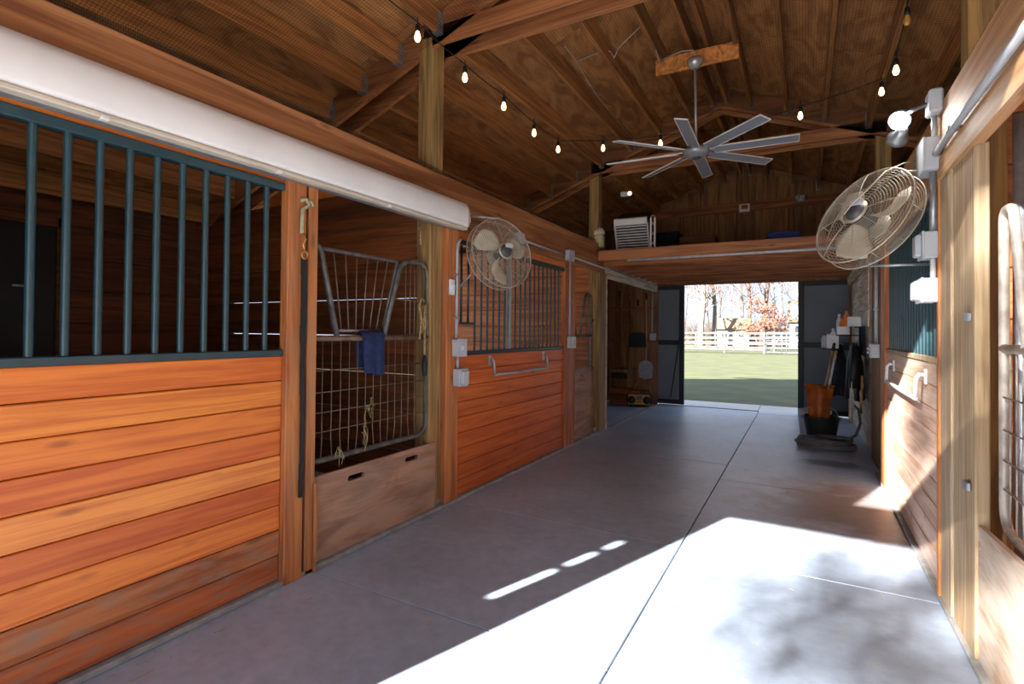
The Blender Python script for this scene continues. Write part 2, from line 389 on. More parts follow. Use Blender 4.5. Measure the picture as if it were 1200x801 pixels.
# ------------------------------------------------------------------ floor
floor = MB().box(-2.62, 0.82, YS - 0.3, YE + 0.15, -0.16, -0.012).build('floor', 'joint'); struct(floor)
def slab(x0, x1, y0, y1): return piece('slab', x0 + .004, x1 - .004, y0 + .004, y1 - .004, -0.10, 0.0, 'concrete', floor, 0.003)
yl = [YS - 0.3, 2.05, 3.45, 5.85, 9.85, YE + 0.15]; yrr = [YS - 0.3, 3.40, 5.23, 9.85, YE + 0.15]
for a, b_ in zip(yl, yl[1:]): slab(-2.62, -0.69, a, b_)
for a, b_ in zip(yrr, yrr[1:]): slab(-0.69, 0.82, a, b_)
al = MB().box(XBL, -2.62, YB + .06, YE - .05, -0.1, 0.0).build('slab', 'concrete', floor)
sf = MB().box(XBL, -2.62, YS, YB, -0.12, -0.02).build('floor', 'stallfloor'); struct(sf)
sf2 = MB().box(0.82, XBR, YS, YE, -0.12, -0.02).build('floor', 'stallfloor'); struct(sf2)
curb = MB().cham(-2.50, -2.405, YS, 6.72, 0.0, 0.028, 0.008).build('trim_1', 'curb'); struct(curb)
curb2 = MB().cham(0.60, 0.70, YS, 6.2, 0.0, 0.028, 0.008).build('trim_2', 'curb'); struct(curb2)
MB().cham(-2.46, -2.40, 7.2, 9.95, 0.0, 0.006, 0.002).build('threshold_strip', 'curb', floor)

# ------------------------------------------------------------------ outdoors ground
g = MB().box(-60, 60, YE + 1.05, 120, -0.3, -0.02).build('ground', 'grass'); struct(g, 'short green lawn beyond the far door')
g2 = MB().box(-60, 60, -60, YS - 0.3, -0.3, -0.03).build('ground', 'gravel'); struct(g2, 'unseen pale gravel yard behind the near door, added to bounce sunlight')  # unseen ground, added pale to bounce sunlight up to the ceiling
g3 = MB().box(-60, XBL, YS - 0.3, YE + 1.05, -0.3, -0.03).build('ground', 'grass'); struct(g3)
g4 = MB().box(XBR, 60, YS - 0.3, YE + 1.05, -0.3, -0.03).build('ground', 'grass'); struct(g4)
apron = MB().box(-5.6, 3.8, YE + 0.15, YE + 1.05, -0.25, -0.03).build('ground', 'joint'); struct(apron, 'concrete apron outside the far door')
for x0, x1 in ((-5.6, -0.72), (-0.72, 3.8)):
    piece('slab', x0 + .004, x1 - .004, YE + .155, YE + 1.05, -0.1, -0.004, 'concrete_out', apron, 0.004)

# ------------------------------------------------------------------ walls
def plank_wall(name, axis, fixed, thick, a0, a1, z0, z1, h, gap, mat, holes=(), label=None):
    """horizontal planks, each an own child; holes are (a, b, zlo, zhi) openings"""
    w = place(name, None, None, (0, 0, 0)); struct(w, label)
    z = z0
    while z < z1 - 0.02:
        zt = min(z + h, z1) - gap
        segs = [(a0, a1)]
        for (ha, hb, hl, hh) in holes:
            if zt > hl + .02 and z < hh - .02:
                ns = []
                for (p, q) in segs:
                    if ha > p: ns.append((p, min(q, ha)))
                    if hb < q: ns.append((max(p, hb), q))
                segs = [s_ for s_ in ns if s_[1] - s_[0] > .01]
        for (p, q) in segs:
            if axis == 'y': piece('plank', fixed, fixed + thick, p, q, z, zt, mat, w)
            else: piece('plank', p, q, fixed, fixed + thick, z, zt, mat, w)
        z += h
    return w

# stall back walls (long sides of the barn) with a hatch of daylight in the far stalls
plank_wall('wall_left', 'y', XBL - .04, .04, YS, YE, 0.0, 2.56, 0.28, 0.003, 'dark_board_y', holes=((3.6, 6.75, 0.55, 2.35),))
MB().box(XBL - .08, XBL - .045, YS, 3.6, 0, 2.6).build('sheathing', 'siding_out', bpy.data.objects['wall_left'])  # unseen outer sheet added to keep daylight out of the plank gaps
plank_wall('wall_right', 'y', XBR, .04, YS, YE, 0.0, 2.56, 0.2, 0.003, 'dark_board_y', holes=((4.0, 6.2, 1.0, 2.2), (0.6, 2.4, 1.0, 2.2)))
# near gable wall behind the camera: door opening and an open upper light over the tie beam
wf = place('wall_front', None); struct(wf)
def wfp(x0, x1, z0, z1): piece('panel', x0, x1, YS - .06, YS, z0, z1, 'siding', wf)
wfp(XBL, -2.395, 0, 2.17); wfp(-2.33, -2.12, 0, 2.17)
wfp(-2.395, -2.33, 0, 1.27); wfp(-2.395, -2.33, 1.50, 1.53); wfp(-2.395, -2.33, 1.66, 1.69); wfp(-2.395, -2.33, 1.78, 2.17)
wfp(0.66, XBR, 0, 2.17)
wfp(XBL, -1.575, 2.55, 3.52); wfp(1.5, XBR, 2.55, 3.52)
MB().cham(XBL, XBR, YS - .05, YS + .01, 2.17, 2.55, .006).build('header', 'beam_x', wf)
wg = MB(); wg.prism([(XBL + 2.2, 3.52), (XBR - 2.2, 3.52), (XC, 4.34)], YS - .06, YS - .02, Matrix(((1, 0, 0, 0), (0, 0, 1, 0), (0, 1, 0, 0), (0, 0, 0, 1)))); wg.build('gable_panel', 'siding', wf)
# far gable wall
we = place('wall_back', None); struct(we)
x = XBL
while x < XBR - .01:
    x1 = min(x + 0.30, XBR); xm = (x + x1) / 2
    ztop = min(zr(x, 4.33), zr(x1, 4.33))
    zb = 0.0 if (x1 <= -2.42 or x >= 0.62) else 2.24
    piece('siding_board', x + .002, x1 - .002, YE, YE + .04, zb, ztop, 'siding', we)
    x = x1
MB().box(XBL, -2.43, YE + .04, YE + .07, 0, 2.4).build('sheathing', 'siding_out', we)
MB().box(.63, XBR, YE + .04, YE + .07, 0, 2.4).build('sheathing', 'siding_out', we)
MB().prism([(XBL, 2.24), (XBR, 2.24), (XBR, zr(XBR, 4.36)), (XC, 4.36), (XBL, zr(XBL, 4.36))], YE + .04, YE + .07, Matrix(((1, 0, 0, 0), (0, 0, 1, 0), (0, 1, 0, 0), (0, 0, 0, 1)))).build('sheathing', 'siding_out', we)
MB().cham(-4.6, 2.8, YE - .04, YE, 3.50, 3.66, .005).build('gable_girt', 'joist_x', we)
for x in (-2.1, -.25, .3): MB().cham(x, x + .09, YE - .035, YE, 2.42, 3.5, .004).build('stud', 'siding', we)

# stall partitions across the barn
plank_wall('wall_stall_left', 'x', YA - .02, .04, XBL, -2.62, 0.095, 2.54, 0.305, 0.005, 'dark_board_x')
plank_wall('wall_stall_left_far', 'x', YB - .02, .04, XBL, -2.62, 0.0, 2.60, 0.24, 0.006, 'stall_board_x')
plank_wall('wall_stall_right', 'x', YA - .02, .04, 0.82, XBR, 0.0, 2.60, 0.24, 0.006, 'stall_board_x')
plank_wall('wall_stall_right_far', 'x', YB - .02, .04, 0.82, XBR, 0.0, 2.60, 0.24, 0.006, 'stall_board_x')
plank_wall('wall_feed_room', 'y', 0.66, .03, 7.05, YE, 0.0, 2.14, 0.30, 0.004, 'panel_pale')

# dark Dutch door in the back of the first stall
d4 = place('door_1', None); struct(d4, 'black stall back door seen through the green bars')
piece('door_leaf', XBL + .002, XBL + .04, 0.75, 1.98, 0.05, 2.2, 'blackpaint', d4)
piece('door_casing', XBL + .002, XBL + .05, 1.98, 2.07, 0.0, 2.28, 'dark_board_y', d4)
piece('door_casing', XBL + .002, XBL + .05, 0.66, 2.07, 2.2, 2.28, 'dark_board_y', d4)
piece('latch', XBL + .04, XBL + .06, 1.70, 1.78, 1.68, 1.70, 'galv', d4)

# sliding leaves of the far door
def leaf(name, x0, x1, label):
    d = place(name, None, None, (x0, YE + .10, 0)); struct(d, label); w = x1 - x0
    piece('door_stile', 0, .085, 0, .06, 0.02, 2.26, 'doorframe', d); piece('door_stile', w - .085, w, 0, .06, 0.02, 2.26, 'doorframe', d)
    for z0, z1 in ((.02, .10), (1.13, 1.22), (2.17, 2.26)): piece('door_rail', .085, w - .085, 0, .06, z0, z1, 'doorframe', d)
    for z0, z1 in ((.10, 1.13), (1.22, 2.17)): piece('door_panel', .085, w - .085, .02, .045, z0, z1, 'doorgrey', d)
    return d
leaf('door_2', -3.05, -1.96, 'grey panelled sliding leaf at the left of the far doorway')
leaf('door_3', -0.095, 1.25, 'grey panelled sliding leaf at the right of the far doorway')
MB().cham(-2.43, .63, YE + .02, YE + .09, 2.24, 2.36, .004).build('trim_3', 'doorframe'); struct(bpy.data.objects['trim_3'])

# ------------------------------------------------------------------ ceiling: deck, plywood sheets, purlins
ZD = 4.34
ceil = MB()
MXZ = Matrix(((1, 0, 0, 0), (0, 0, 1, 0), (0, 1, 0, 0), (0, 0, 0, 1)))
ceil.prism([(XBL - .35, zr(XBL - .35, ZD + .03)), (XC, ZD + .03), (XBR + .35, zr(XBR + .35, ZD + .03)), (XBR + .35, zr(XBR + .35, ZD + .09)), (XC, ZD + .09), (XBL - .35, zr(XBL - .35, ZD + .09))], YS - .25, YE + .35, MXZ)
ceil = ceil.build('ceiling', 'siding_out'); struct(ceil)
ang = math.atan(SL); cl = math.cos(ang)
for sd_ in (-1, 1):
    row = 0; s0 = 0.0
    while s0 < 5.3:
        s1 = min(s0 + 1.20, 5.3); off = 0.0 if row % 2 == 0 else -1.2
        y = YS - .2 + off
        while y < YE + .3:
            ya, yb = max(y, YS - .2), min(y + 2.42, YE + .3)
            if yb - ya > .1:
                L_ = (s1 - s0) - .004; W_ = yb - ya - .004
                me = cbox(L_, W_, .016, 'plydeck', .002)
                sm = (s0 + s1) / 2
                o = place('plywood_sheet', me, ceil, (XC + sd_ * sm * cl, (ya + yb) / 2, ZD + .015 - sm * math.sin(ang)), (0, sd_ * ang, 0))
            y += 2.42
        s0 = s1; row += 1
PO = [0.34, 0.71, 1.09, 1.50, 1.88, 2.26, 2.64, 3.02, 3.5, 4.0, 4.5]
bays = [(YS + .02, YA - .12), (YA + .12, YB - .12), (YB + .12, YE)]
hg = MB().box(-.026, .026, -.002, .03, 0, .15).box(-.03, -.026, 0, .06, 0, .15).box(.026, .03, 0, .06, 0, .15).box(-.03, .03, 0, .06, -.004, 0)
hgm = hg.mesh('hanger', MT['galv'])
for (y0, y1) in bays:
    for sd_ in (-1, 1):
        for po in [.075] + PO:
            x = XC + sd_ * po; zb = zr(x, 4.15); ya, yb = y0, y1
            p = place('purlin', cbox(.038, yb - ya, .185, 'purlin', .003), ceil, (x, (ya + yb) / 2, zb + .0925))
            if po < 3.1:
                place('joist_hanger', hgm, p, (0, (yb - ya) / 2, -.0925), (0, 0, PI)); place('joist_hanger', hgm, p, (0, -(yb - ya) / 2, -.0925))

# trusses
def truss(y, label, mat='beam_x'):
    t = thing('roof_truss', label, 'truss', (XC, y, 0))
    for dy in (-.10, .10):
        for sd_ in (-1, 1):
            m = MB(); xe = 4.62
            m.prism([(0, 4.335), (sd_ * xe, 4.335 - SL * xe), (sd_ * xe, 4.10 - SL * xe), (0, 4.10)], dy - .019, dy + .019, MXZ)
            m.build('rafter', mat, t)
        MB().cham(-1.66, 1.66, dy - .019, dy + .019, 3.52, 3.66, .004).build('tie_beam', mat, t)
    return t
truss(YS + .12, 'roof truss over the near doorway behind the viewer')
truss(YA, 'brown double-rafter roof truss nearest the viewer')
truss(YB, 'brown roof truss in front of the loft, behind the ceiling fan')

# posts full height
def post(x0, x1, y, label, ztop, mat='post_z'):
    t = thing('timber_post', label, 'post', ((x0 + x1) / 2, y, 0))
    MB().cham(-(x1 - x0) / 2, (x1 - x0) / 2, -.075, .075, 0, ztop, .01).build('shaft', mat, t)
    MB().box(-(x1 - x0) / 2 - .004, (x1 - x0) / 2 + .004, -.079, .079, 0.0, .06).build('base_bracket', 'galv', t)
    return t
post(-2.605, -2.465, 3.225, 'weathered square post rising to the roof behind the white housing', 3.60)
post(-2.605, -2.465, YB, 'square post carrying the cream jar at the left end of the loft', 3.60)
post(0.67, 0.81, YA - .02, 'weathered square post rising above the right-hand beam', 3.60, 'post_z')
post(0.67, 0.81, YB, 'square post behind the right-hand fan', 3.60)

# big beams
b = MB().cham(-2.462, -2.420, YS, 6.98, 2.165, 2.555, .006).build('timber_beam', 'beam_y'); tag(b, 'long brown beam above the left-hand stall fronts', 'beam')
b = MB().cham(0.612, 0.652, YS, 6.98, 2.155, 2.555, .006).build('timber_beam', 'beam_pale'); tag(b, 'long pale beam above the right-hand stalls', 'beam')
b = MB().cham(0.600, 0.612, YS, 3.55, 2.155, 2.27, .004).build('beam_fascia', 'beam_pale'); tag(b, 'narrow pale fascia board along the lower edge of the right-hand beam', 'fascia')
b = MB().cham(-2.47, -2.425, 6.99, 9.96, 2.12, 2.34, .006)
for i in range(34):
    y = 7.05 + i * .085; s_ = random.uniform(.012, .03)
    b.lathe([(s_, -.01), (s_ * 1.1, .012), (s_ * .6, .03), (0.001, .04)], 7, Matrix.Translation((-2.43 + random.uniform(-.015, .01), y, 2.335)))
b = b.build('tool_bay_header', 'whitewash'); tag(b, 'peeling whitewashed plank over the left-hand tool bay', 'beam')
b = MB().cham(0.60, 0.66, 6.99, 9.96, 2.14, 2.36, .006).build('feed_room_header', 'whitewash'); tag(b, 'peeling whitewashed plank behind the right-hand fan', 'beam')

# loft
t = thing('hay_loft', 'wooden loft platform over the far end of the aisle', 'loft', (XC, YB, 0))
MB().cham(-1.50, 1.52, -.27, -.22, 2.295, 2.44, .006).build('front_beam', 'beam_x', t)
for i in range(9): MB().cham(-1.50, 1.52, -.05 + i * .37, -.01 + i * .37, 2.255, 2.405, .004).build('joist', 'joist_x', t)
for i in range(11): MB().cham(-1.52, 1.54, -.24 + i * .29, .045 + i * .29, 2.406, 2.43, .003).build('deck_board', 'joist_x', t)
b = MB().cham(-2.0, .55, 6.615, 6.628, 2.272, 2.300, .003).build('door_track', 'galv'); tag(b, 'thin metal track under the front edge of the loft', 'track')

# ------------------------------------------------------------------ bird netting under the purlins
def netting(y0, y1, sd_, label):
    m = MB(); r = .0010
    smax = 2.7; n = int(smax / .021)
    def pt(s_, y): return Vector((XC + sd_ * s_, y, zr(XC + s_, 4.135) - .006 + .008 * math.sin(y * 2.3 + s_ * 3)))
    for i in range(n + 1):
        s_ = i * .021; m.tube([pt(s_, y0 + (y1 - y0) * k / 4) for k in range(5)], r, 3, cap=False)
    k = int((y1 - y0) / .021)
    for i in range(k + 1):
        y = y0 + i * .021; m.tube([pt(smax * q / 4, y) for q in range(5)], r, 3, cap=False)
    o = m.build('bird_netting', 'netting'); tag(o, label, 'netting')
netting(YS + .1, YA - .13, -1, 'fine wire bird netting over the nearest left-hand roof slope')
netting(YS + .1, YA - .13, 1, 'fine wire bird netting over the nearest right-hand roof slope')
netting(YA + .13, YB - .13, -1, 'fine wire bird netting over the left-hand roof slope above the ceiling fan')
netting(YA + .13, YB - .13, 1, 'fine wire bird netting over the right-hand roof slope above the ceiling fan')
def net_edge(x, label):
    m = MB(); y = YS + .2
    while y < 6.8:
        h = .052 + .012 * math.sin(y * 7) + random.uniform(0, .008)
        m.tube([(x, y, 2.55), (x - .004, y, 2.55 + h)], .0008, 3, cap=False); y += .009
    for z in (2.562, 2.574, 2.586, 2.598): m.tube([(x, YS + .2 + k * .1, z + .002 * math.sin(k * 2.1 + z * 50)) for k in range(70)], .0010, 4)
    o = m.build('netting_edge', 'netting'); tag(o, label, 'netting')
net_edge(-2.455, 'ragged dark netting edge stapled along the top of the left-hand beam')
net_edge(0.648, 'ragged dark netting edge stapled along the top of the right-hand beam')

# ------------------------------------------------------------------ stall fronts
BH = 0.1318
def stall_front(label, xin, sgn, y0, y1, zb, ztop, board_mat, bar_mat, tones, bar_r, bar_y, worn=(), notch=None, cap_mat=None, stile=None):
    """sgn = +1: aisle lies towards +x of the boards. boards, rails, bars are the parts"""
    t = thing('stall_front', label, 'stall front', (xin, (y0 + y1) / 2, 0)); oy = (y0 + y1) / 2
    xs = sorted((0, -sgn * .04))
    n = len(tones); h = (zb - .03) / n
    for i in range(n):                                   # i = 0 is the top board
        z1 = zb - i * h; z0 = z1 - h + .004
        mt = 'board_worn' if i in worn else board_mat
        jit = random.uniform(-.0025, .0025) * 1.0
        o = piece('board', xs[0] + jit, xs[1] + jit, y0 - oy, y1 - oy, z0, z1, mt, t, .004)
        tint(o, tones[i])
    r0 = sorted((sgn * .012, -sgn * .034))
    piece('bottom_rail', r0[0], r0[1], y0 - oy, y1 - oy, zb, zb + .034, cap_mat or bar_mat, t, .004)
    piece('top_rail', r0[0], r0[1], y0 - oy, y1 - oy, ztop, ztop + .042, bar_mat, t, .004)
    piece('header', xs[0], xs[1], y0 - oy, y1 - oy, ztop + .042, 2.165, 'board' if sgn > 0 else 'board_pale', t, .003)
    xb = -sgn * .012
    full = MB().tube([(0, 0, 0), (0, 0, ztop - zb - .034)], bar_r, 10, cap=False).mesh('bar', MT[bar_mat])
    for y in bar_y:
        if notch and y < notch[1]:
            MB().tube([(0, 0, 0), (0, 0, ztop - notch[2])], bar_r, 10).build('bar', bar_mat, t, (xb, y - oy, notch[2]))
        else: place('bar', full, t, (xb, y - oy, zb + .034))
    if notch: piece('feed_opening_rail', xb - .012, xb + .012, notch[0] - oy, notch[1] - oy + .02, notch[2] - .02, notch[2], bar_mat, t, .003)
    if stile is not None: piece('stile', xb - .016, xb + .02, stile - oy - .02, stile - oy + .02, zb + .034, ztop, 'galv', t, .003)
    return t
W = lambda r, g, b: (r, g, b)
stall_front('nearest left-hand stall front with orange boards and thick green bars', XL, 1, -.30, 1.848, 1.217, 2.097, 'board', 'green',
            [W(1, .86, .72), W(1.12, 1.12, .95), W(1.04, .92, .78), W(.98, .78, .66), W(1.15, 1.25, 1.35), W(.98, .72, .55), W(1.08, .98, .86), W(.95, .95, .95), W(.95, .75, .68)],
            .0145, [1.751 - .1053 * k for k in range(19)], worn=(7, 8))
stall_front('farther left-hand stall front with red-orange boards and thin dark bars', XL, 1, 3.465, 5.588, 1.160, 2.055, 'board', 'green_dark',
            [W(.92, .70, .55), W(.96, .74, .60), W(.98, .78, .62), W(.9, .66, .52), W(1.0, .76, .6), W(.95, .72, .58), W(.9, .68, .56), W(.85, .66, .58), W(.8, .66, .6)],
            .010, [3.53 + .1016 * k for k in range(20)], notch=(3.47, 3.70, 1.43), stile=4.32)
stall_front('right-hand stall front with bleached boards and dark green bars', XR, -1, 3.475, 5.575, 1.205, 2.085, 'board_pale', 'green',
            [W(1.05, 1.02, .95), W(1, .95, .9), W(1.02, .93, .9), W(1, .92, .9), W(.98, .9, .88), W(1, .92, .88), W(.98, .9, .88), W(1, .94, .92), W(.98, .95, .95)],
            .012, [3.53 + .1016 * k for k in range(20)], cap_mat='post_pale')

# ------------------------------------------------------------------ posts between the stalls (trim boards and cores)
def trim_post(label, x, boards, ztop=2.165, gap=None):
    y0 = min(b_[0] for b_ in boards); t = thing('post_trim', label, 'post', (x, y0, 0))
    for (a, c, xa, xb, mat, tn) in boards:
        o = piece('trim_board', xa - x, xb - x, a - y0, c - y0, 0.0, ztop, mat, t, .005); tint(o, tn)
    if gap: piece('gap_shade_strip', gap[2] - x, gap[3] - x, gap[0] - y0, gap[1] - y0, 0, ztop, 'black', t)  # black strip stands in for the shade in the slit between boards
    return t
trim_post('stall post hung with the black strap, between the green bars and the near gate', -2.42, [(1.850, 1.968, -2.462, -2.400, 'trim_z', (1, .93, .85)), (1.988, 2.052, -2.462, -2.405, 'trim_z', (.92, .92, .9)), (1.90, 2.0, -2.50, -2.462, 'post_z', .6)], gap=(1.968, 1.988, -2.462, -2.435))
c = piece('stop_strip', -2.40, -2.384, 2.035, 2.055, 0.0, 0.50, 'trim_z'); tag(c, 'short wooden stop strip at the foot of the near left post', 'strip')
trim_post('orange trim board with white switch plate beside the left-hand fan', -2.42, [(3.302, 3.462, -2.60, -2.418, 'trim_z', (.98, .86, .74))])
trim_post('orange trim board with conduit between the farther barred front and far left gate', -2.42, [(5.590, 5.90, -2.462, -2.415, 'trim_z', (.95, .80, .70))])
trim_post('weathered trim boards at the near edge of the tool bay', -2.42, [(6.76, 7.02, -2.462, -2.415, 'post_z', 1.0), (7.02, 7.06, -2.50, -2.41, 'panel_pale', 1.0)])
trim_post('wide bleached post boards with orange edge beside the right-hand gate', .64, [(3.425, 3.473, .602, .66, 'trim_z', (1.08, 1.05, .9)), (3.205, 3.425, .61, .66, 'post_pale', 1.0), (2.84, 3.195, .618, .668, 'post_pale', (.98, .96, .9))])
trim_post('orange trim board at the far end of the right-hand barred front', .64, [(5.578, 5.86, .61, .66, 'trim_z', (1.05, .95, .85))])
trim_post('weathered brown boards beyond the right-hand barred front', .64, [(5.90, 6.42, .655, .70, 'post_z', (.75, .62, .55)), (6.46, 7.02, .65, .70, 'post_z', (.62, .5, .44))])

# ------------------------------------------------------------------ yoke gates
def yoke_gate(label, x, ystart, w, sgn, pipe, wirem, insert=True, rail='rust'):
    """local y runs from the hinge (0) to the latch side (w); sgn flips it"""
    t = thing('yoke_gate', label, 'gate', (x, ystart, 0), (0, 0, 0))
    def q(y, z, dx=0.0): return (dx, y * sgn, z)
    zt, zb, zm, r = 1.86, .585, 1.308, .0175
    hump = .30 if w > .95 else .24
    def rc(pts, n=6, rad=.12):
        out = [Vector(pts[0])]
        for i in range(1, len(pts) - 1):
            p, c_, nx = Vector(pts[i - 1]), Vector(pts[i]), Vector(pts[i + 1])
            a = (p - c_); b2 = (nx - c_); rr = min(rad, a.length * .45, b2.length * .45)
            A = c_ + a.normalized() * rr; B = c_ + b2.normalized() * rr
            for k in range(n + 1):
                u = k / n; out.append(A * (1 - u) ** 2 + c_ * 2 * u * (1 - u) + B * u * u)
        out.append(Vector(pts[-1])); return out
    y2, y1_ = w - hump, .11
    fr = rc([q(y2 - .17, zm), q(y2, zt), q(w, zt), q(w, zb), q(0, zb), q(0, zt), q(y1_, zt), q(y1_ + .14, zm)])
    MB().tube(fr, r, 10).build('frame', pipe, t)
    MB().tube([q(0, zm), q(w, zm)], r * 1.05, 10).build('mid_rail', rail, t)
    MB().tube(rc([q(y2 - .17, zm + .03, .0), q(y2 + .02, zt - .03, .0)], 2), .010, 8).build('hump_stay', pipe, t)
    def lean(z): return y2 - .17 + .17 * (z - zm) / (zt - zm)
    for k in range(1, 6):
        y = y2 + (hump) * k / 6 - .0
        MB().tube([q(y, zm), q(y, zt - .01)], .0045, 6).build('rod', wirem, t)
    y = lean(1.5) + .06
    MB().tube([q(lean(1.58) + .01, 1.58), q(w, 1.57)], .0045, 6).build('cross_rod', wirem, t)
    n = int(w / .0715)
    for k in range(1, n + 1):
        y = w * k / (n + 1); bend = .012 * math.sin(k * 1.3)
        MB().tube([q(y, zm), q(y, .8), q(y + bend * .3, .72), q(y - bend, zb)], .0036, 5).build('mesh_rod', wirem, t)
    for z in (1.115, .985, .865, .75):
        MB().tube([q(0, z, -.006), q(w, z, -.006)], .0036, 5).build('mesh_cross_rod', wirem, t)
    if insert:
        yl, yr_ = .155, .835
        bl, br = .262, .690
        dx = -.045
        ins = MB().tube(rc([q(bl, zm + .045, dx), q(yl, zt - .01, dx), q(yr_, zt - .01, dx), q(br, zm + .045, dx), ], 3, .02), .013, 8)
        ins = ins.build('yoke_insert', pipe, t)
        MB().tube([q(bl, zm + .045, dx), q(br, zm + .045, dx)], .011, 8).build('insert_rail', 'galv', ins)
        for k in range(1, 7):
            u = k / 7; MB().tube([q(bl + (br - bl) * u, zm + .045, dx), q(yl + (yr_ - yl) * u, zt - .01, dx)], .005, 6).build('insert_rod', wirem, ins)
    for z in (1.52, .80):
        MB().box(-.012, .02, (w - .005) * sgn, (w + .055) * sgn, z - .018, z + .018).build('latch', 'galv', t)
    return t
yoke_gate('rusty yoke gate of the near left stall with the blue cloth', -2.50, 2.035, 1.125, 1, 'pipegrey', 'wire')
yoke_gate('far left stall gate between the orange trim and tool bay', -2.52, 5.92, .80, 1, 'pipegrey', 'wire', insert=False, rail='pipegrey')
yoke_gate('pale pipe yoke gate of the right-hand stall', .70, 2.80, 1.125, -1, 'pipepale', 'pipepale', insert=False, rail='pipepale')

# kick panels with hand slots
def slot_panel(name, label, x, thick, y0, y1, z0, ztop0, ztop1, slots, mat, cat):
    bm = bmesh.new()
    def loop(pts):
        vs = [bm.verts.new((0, p[0], p[1])) for p in pts]
        return [bm.edges.new((vs[i], vs[(i + 1) % len(vs)])) for i in range(len(vs))]
    ed = loop([(y0, z0), (y1, z0), (y1, ztop1), (y0, ztop0)])
    for (cy, cz, w, h) in slots:
        pts = []
        for s_, a0 in ((1, -PI / 2), (-1, PI / 2)):
            for k in range(7):
                a = a0 + PI * k / 6
                pts.append((cy + s_ * (w / 2 - h / 2) + h / 2 * math.cos(a), cz + h / 2 * math.sin(a)))
        ed += loop(pts)
    bmesh.ops.triangle_fill(bm, use_beauty=True, use_dissolve=False, edges=ed)
    geo = bmesh.ops.extrude_face_region(bm, geom=list(bm.faces))
    bmesh.ops.translate(bm, verts=[v for v in geo['geom'] if isinstance(v, bmesh.types.BMVert)], vec=(thick, 0, 0))
    bmesh.ops.recalc_face_normals(bm, faces=bm.faces)
    me = bpy.data.meshes.new(name); bm.to_mesh(me); bm.free(); me.materials.append(MT[mat])
    return tag(place(name, me, None, (x, 0, 0)), label, cat)
slot_panel('kick_panel', 'tan plywood kick panel with two hand slots under the near left gate', -2.462, .02, 2.056, 3.20, .02, .515, .515, [(2.40, .445, .14, .035), (2.93, .448, .14, .035)], 'panel_ply', 'panel')
slot_panel('kick_panel', 'bleached plywood kick panel under the right-hand gate', .628, .02, 1.2, 3.19, .02, .66, .56, [(2.82, .50, .05, .05)], 'panel_pale', 'panel')
slot_panel('kick_panel', 'brown plywood kick panel of the far left gate', -2.50, .015, 5.91, 6.74, .02, .9, .9, [(6.3, .80, .12, .03)], 'panel_ply', 'panel')

# weathered side rail inside the gate openings
def rail_post(name, label, x, y, mat, r, z1): 
    o = MB().tube([(x, y, 0), (x, y, z1)], r, 10).build(name, mat); tag(o, label, 'pipe')
rail_post('upright_pipe', 'grey steel upright inside the right-hand stall behind the gate', .80, 2.98, 'galv', .028, 2.3)
piece_ = piece('gate_keeper', .60, .615, 2.885, 2.955, .70, .735, 'galv'); tag(piece_, 'small steel latch plate low on the right-hand post', 'latch')
piece_ = piece('gate_keeper', .60, .615, 2.87, 2.94, 1.42, 1.455, 'galv'); tag(piece_, 'small steel latch plate high on the right-hand post', 'latch')

# ------------------------------------------------------------------ white housing
t = thing('shade_housing', 'long white vinyl shade housing under the left-hand beam', 'housing', (-2.417, 1.5, 2.16))
prof = [(0, .0), (.085, .0), (.118, .008), (.13, .03), (.135, .09), (.128, .15), (.105, .19), (.06, .205), (0, .21)]
m = MB(); ys = [-1.85, 1.885]; n = len(prof)
vs_ = [(p[0], y, p[1]) for y in ys for p in prof]
m.add(vs_, [(i, n + i, n + i + 1, i + 1) for i in range(n - 1)] , True); m.build('cover', 'white', t)
mc_ = MB(); mc_.prism([(p[0], p[1]) for p in prof], 1.885, 1.905, MXZ); mc_.build('end_cap', 'cream', t)
mc_ = MB(); mc_.prism([(p[0], p[1]) for p in prof], -1.87, -1.85, MXZ); mc_.build('end_cap', 'cream', t)
MB().cham(.07, .125, -1.85, 1.89, -.016, .004, .005).build('bottom_bar', 'cream', t)
MB().cham(.0, .068, -1.85, 1.89, -.008, .001, .003).build('slot_lip', 'galv', t)
for y in (-.55, .2, 1.0): MB().cham(.10, .128, y, y + .03, -.022, -.004, .004).build('clip', 'white', t)

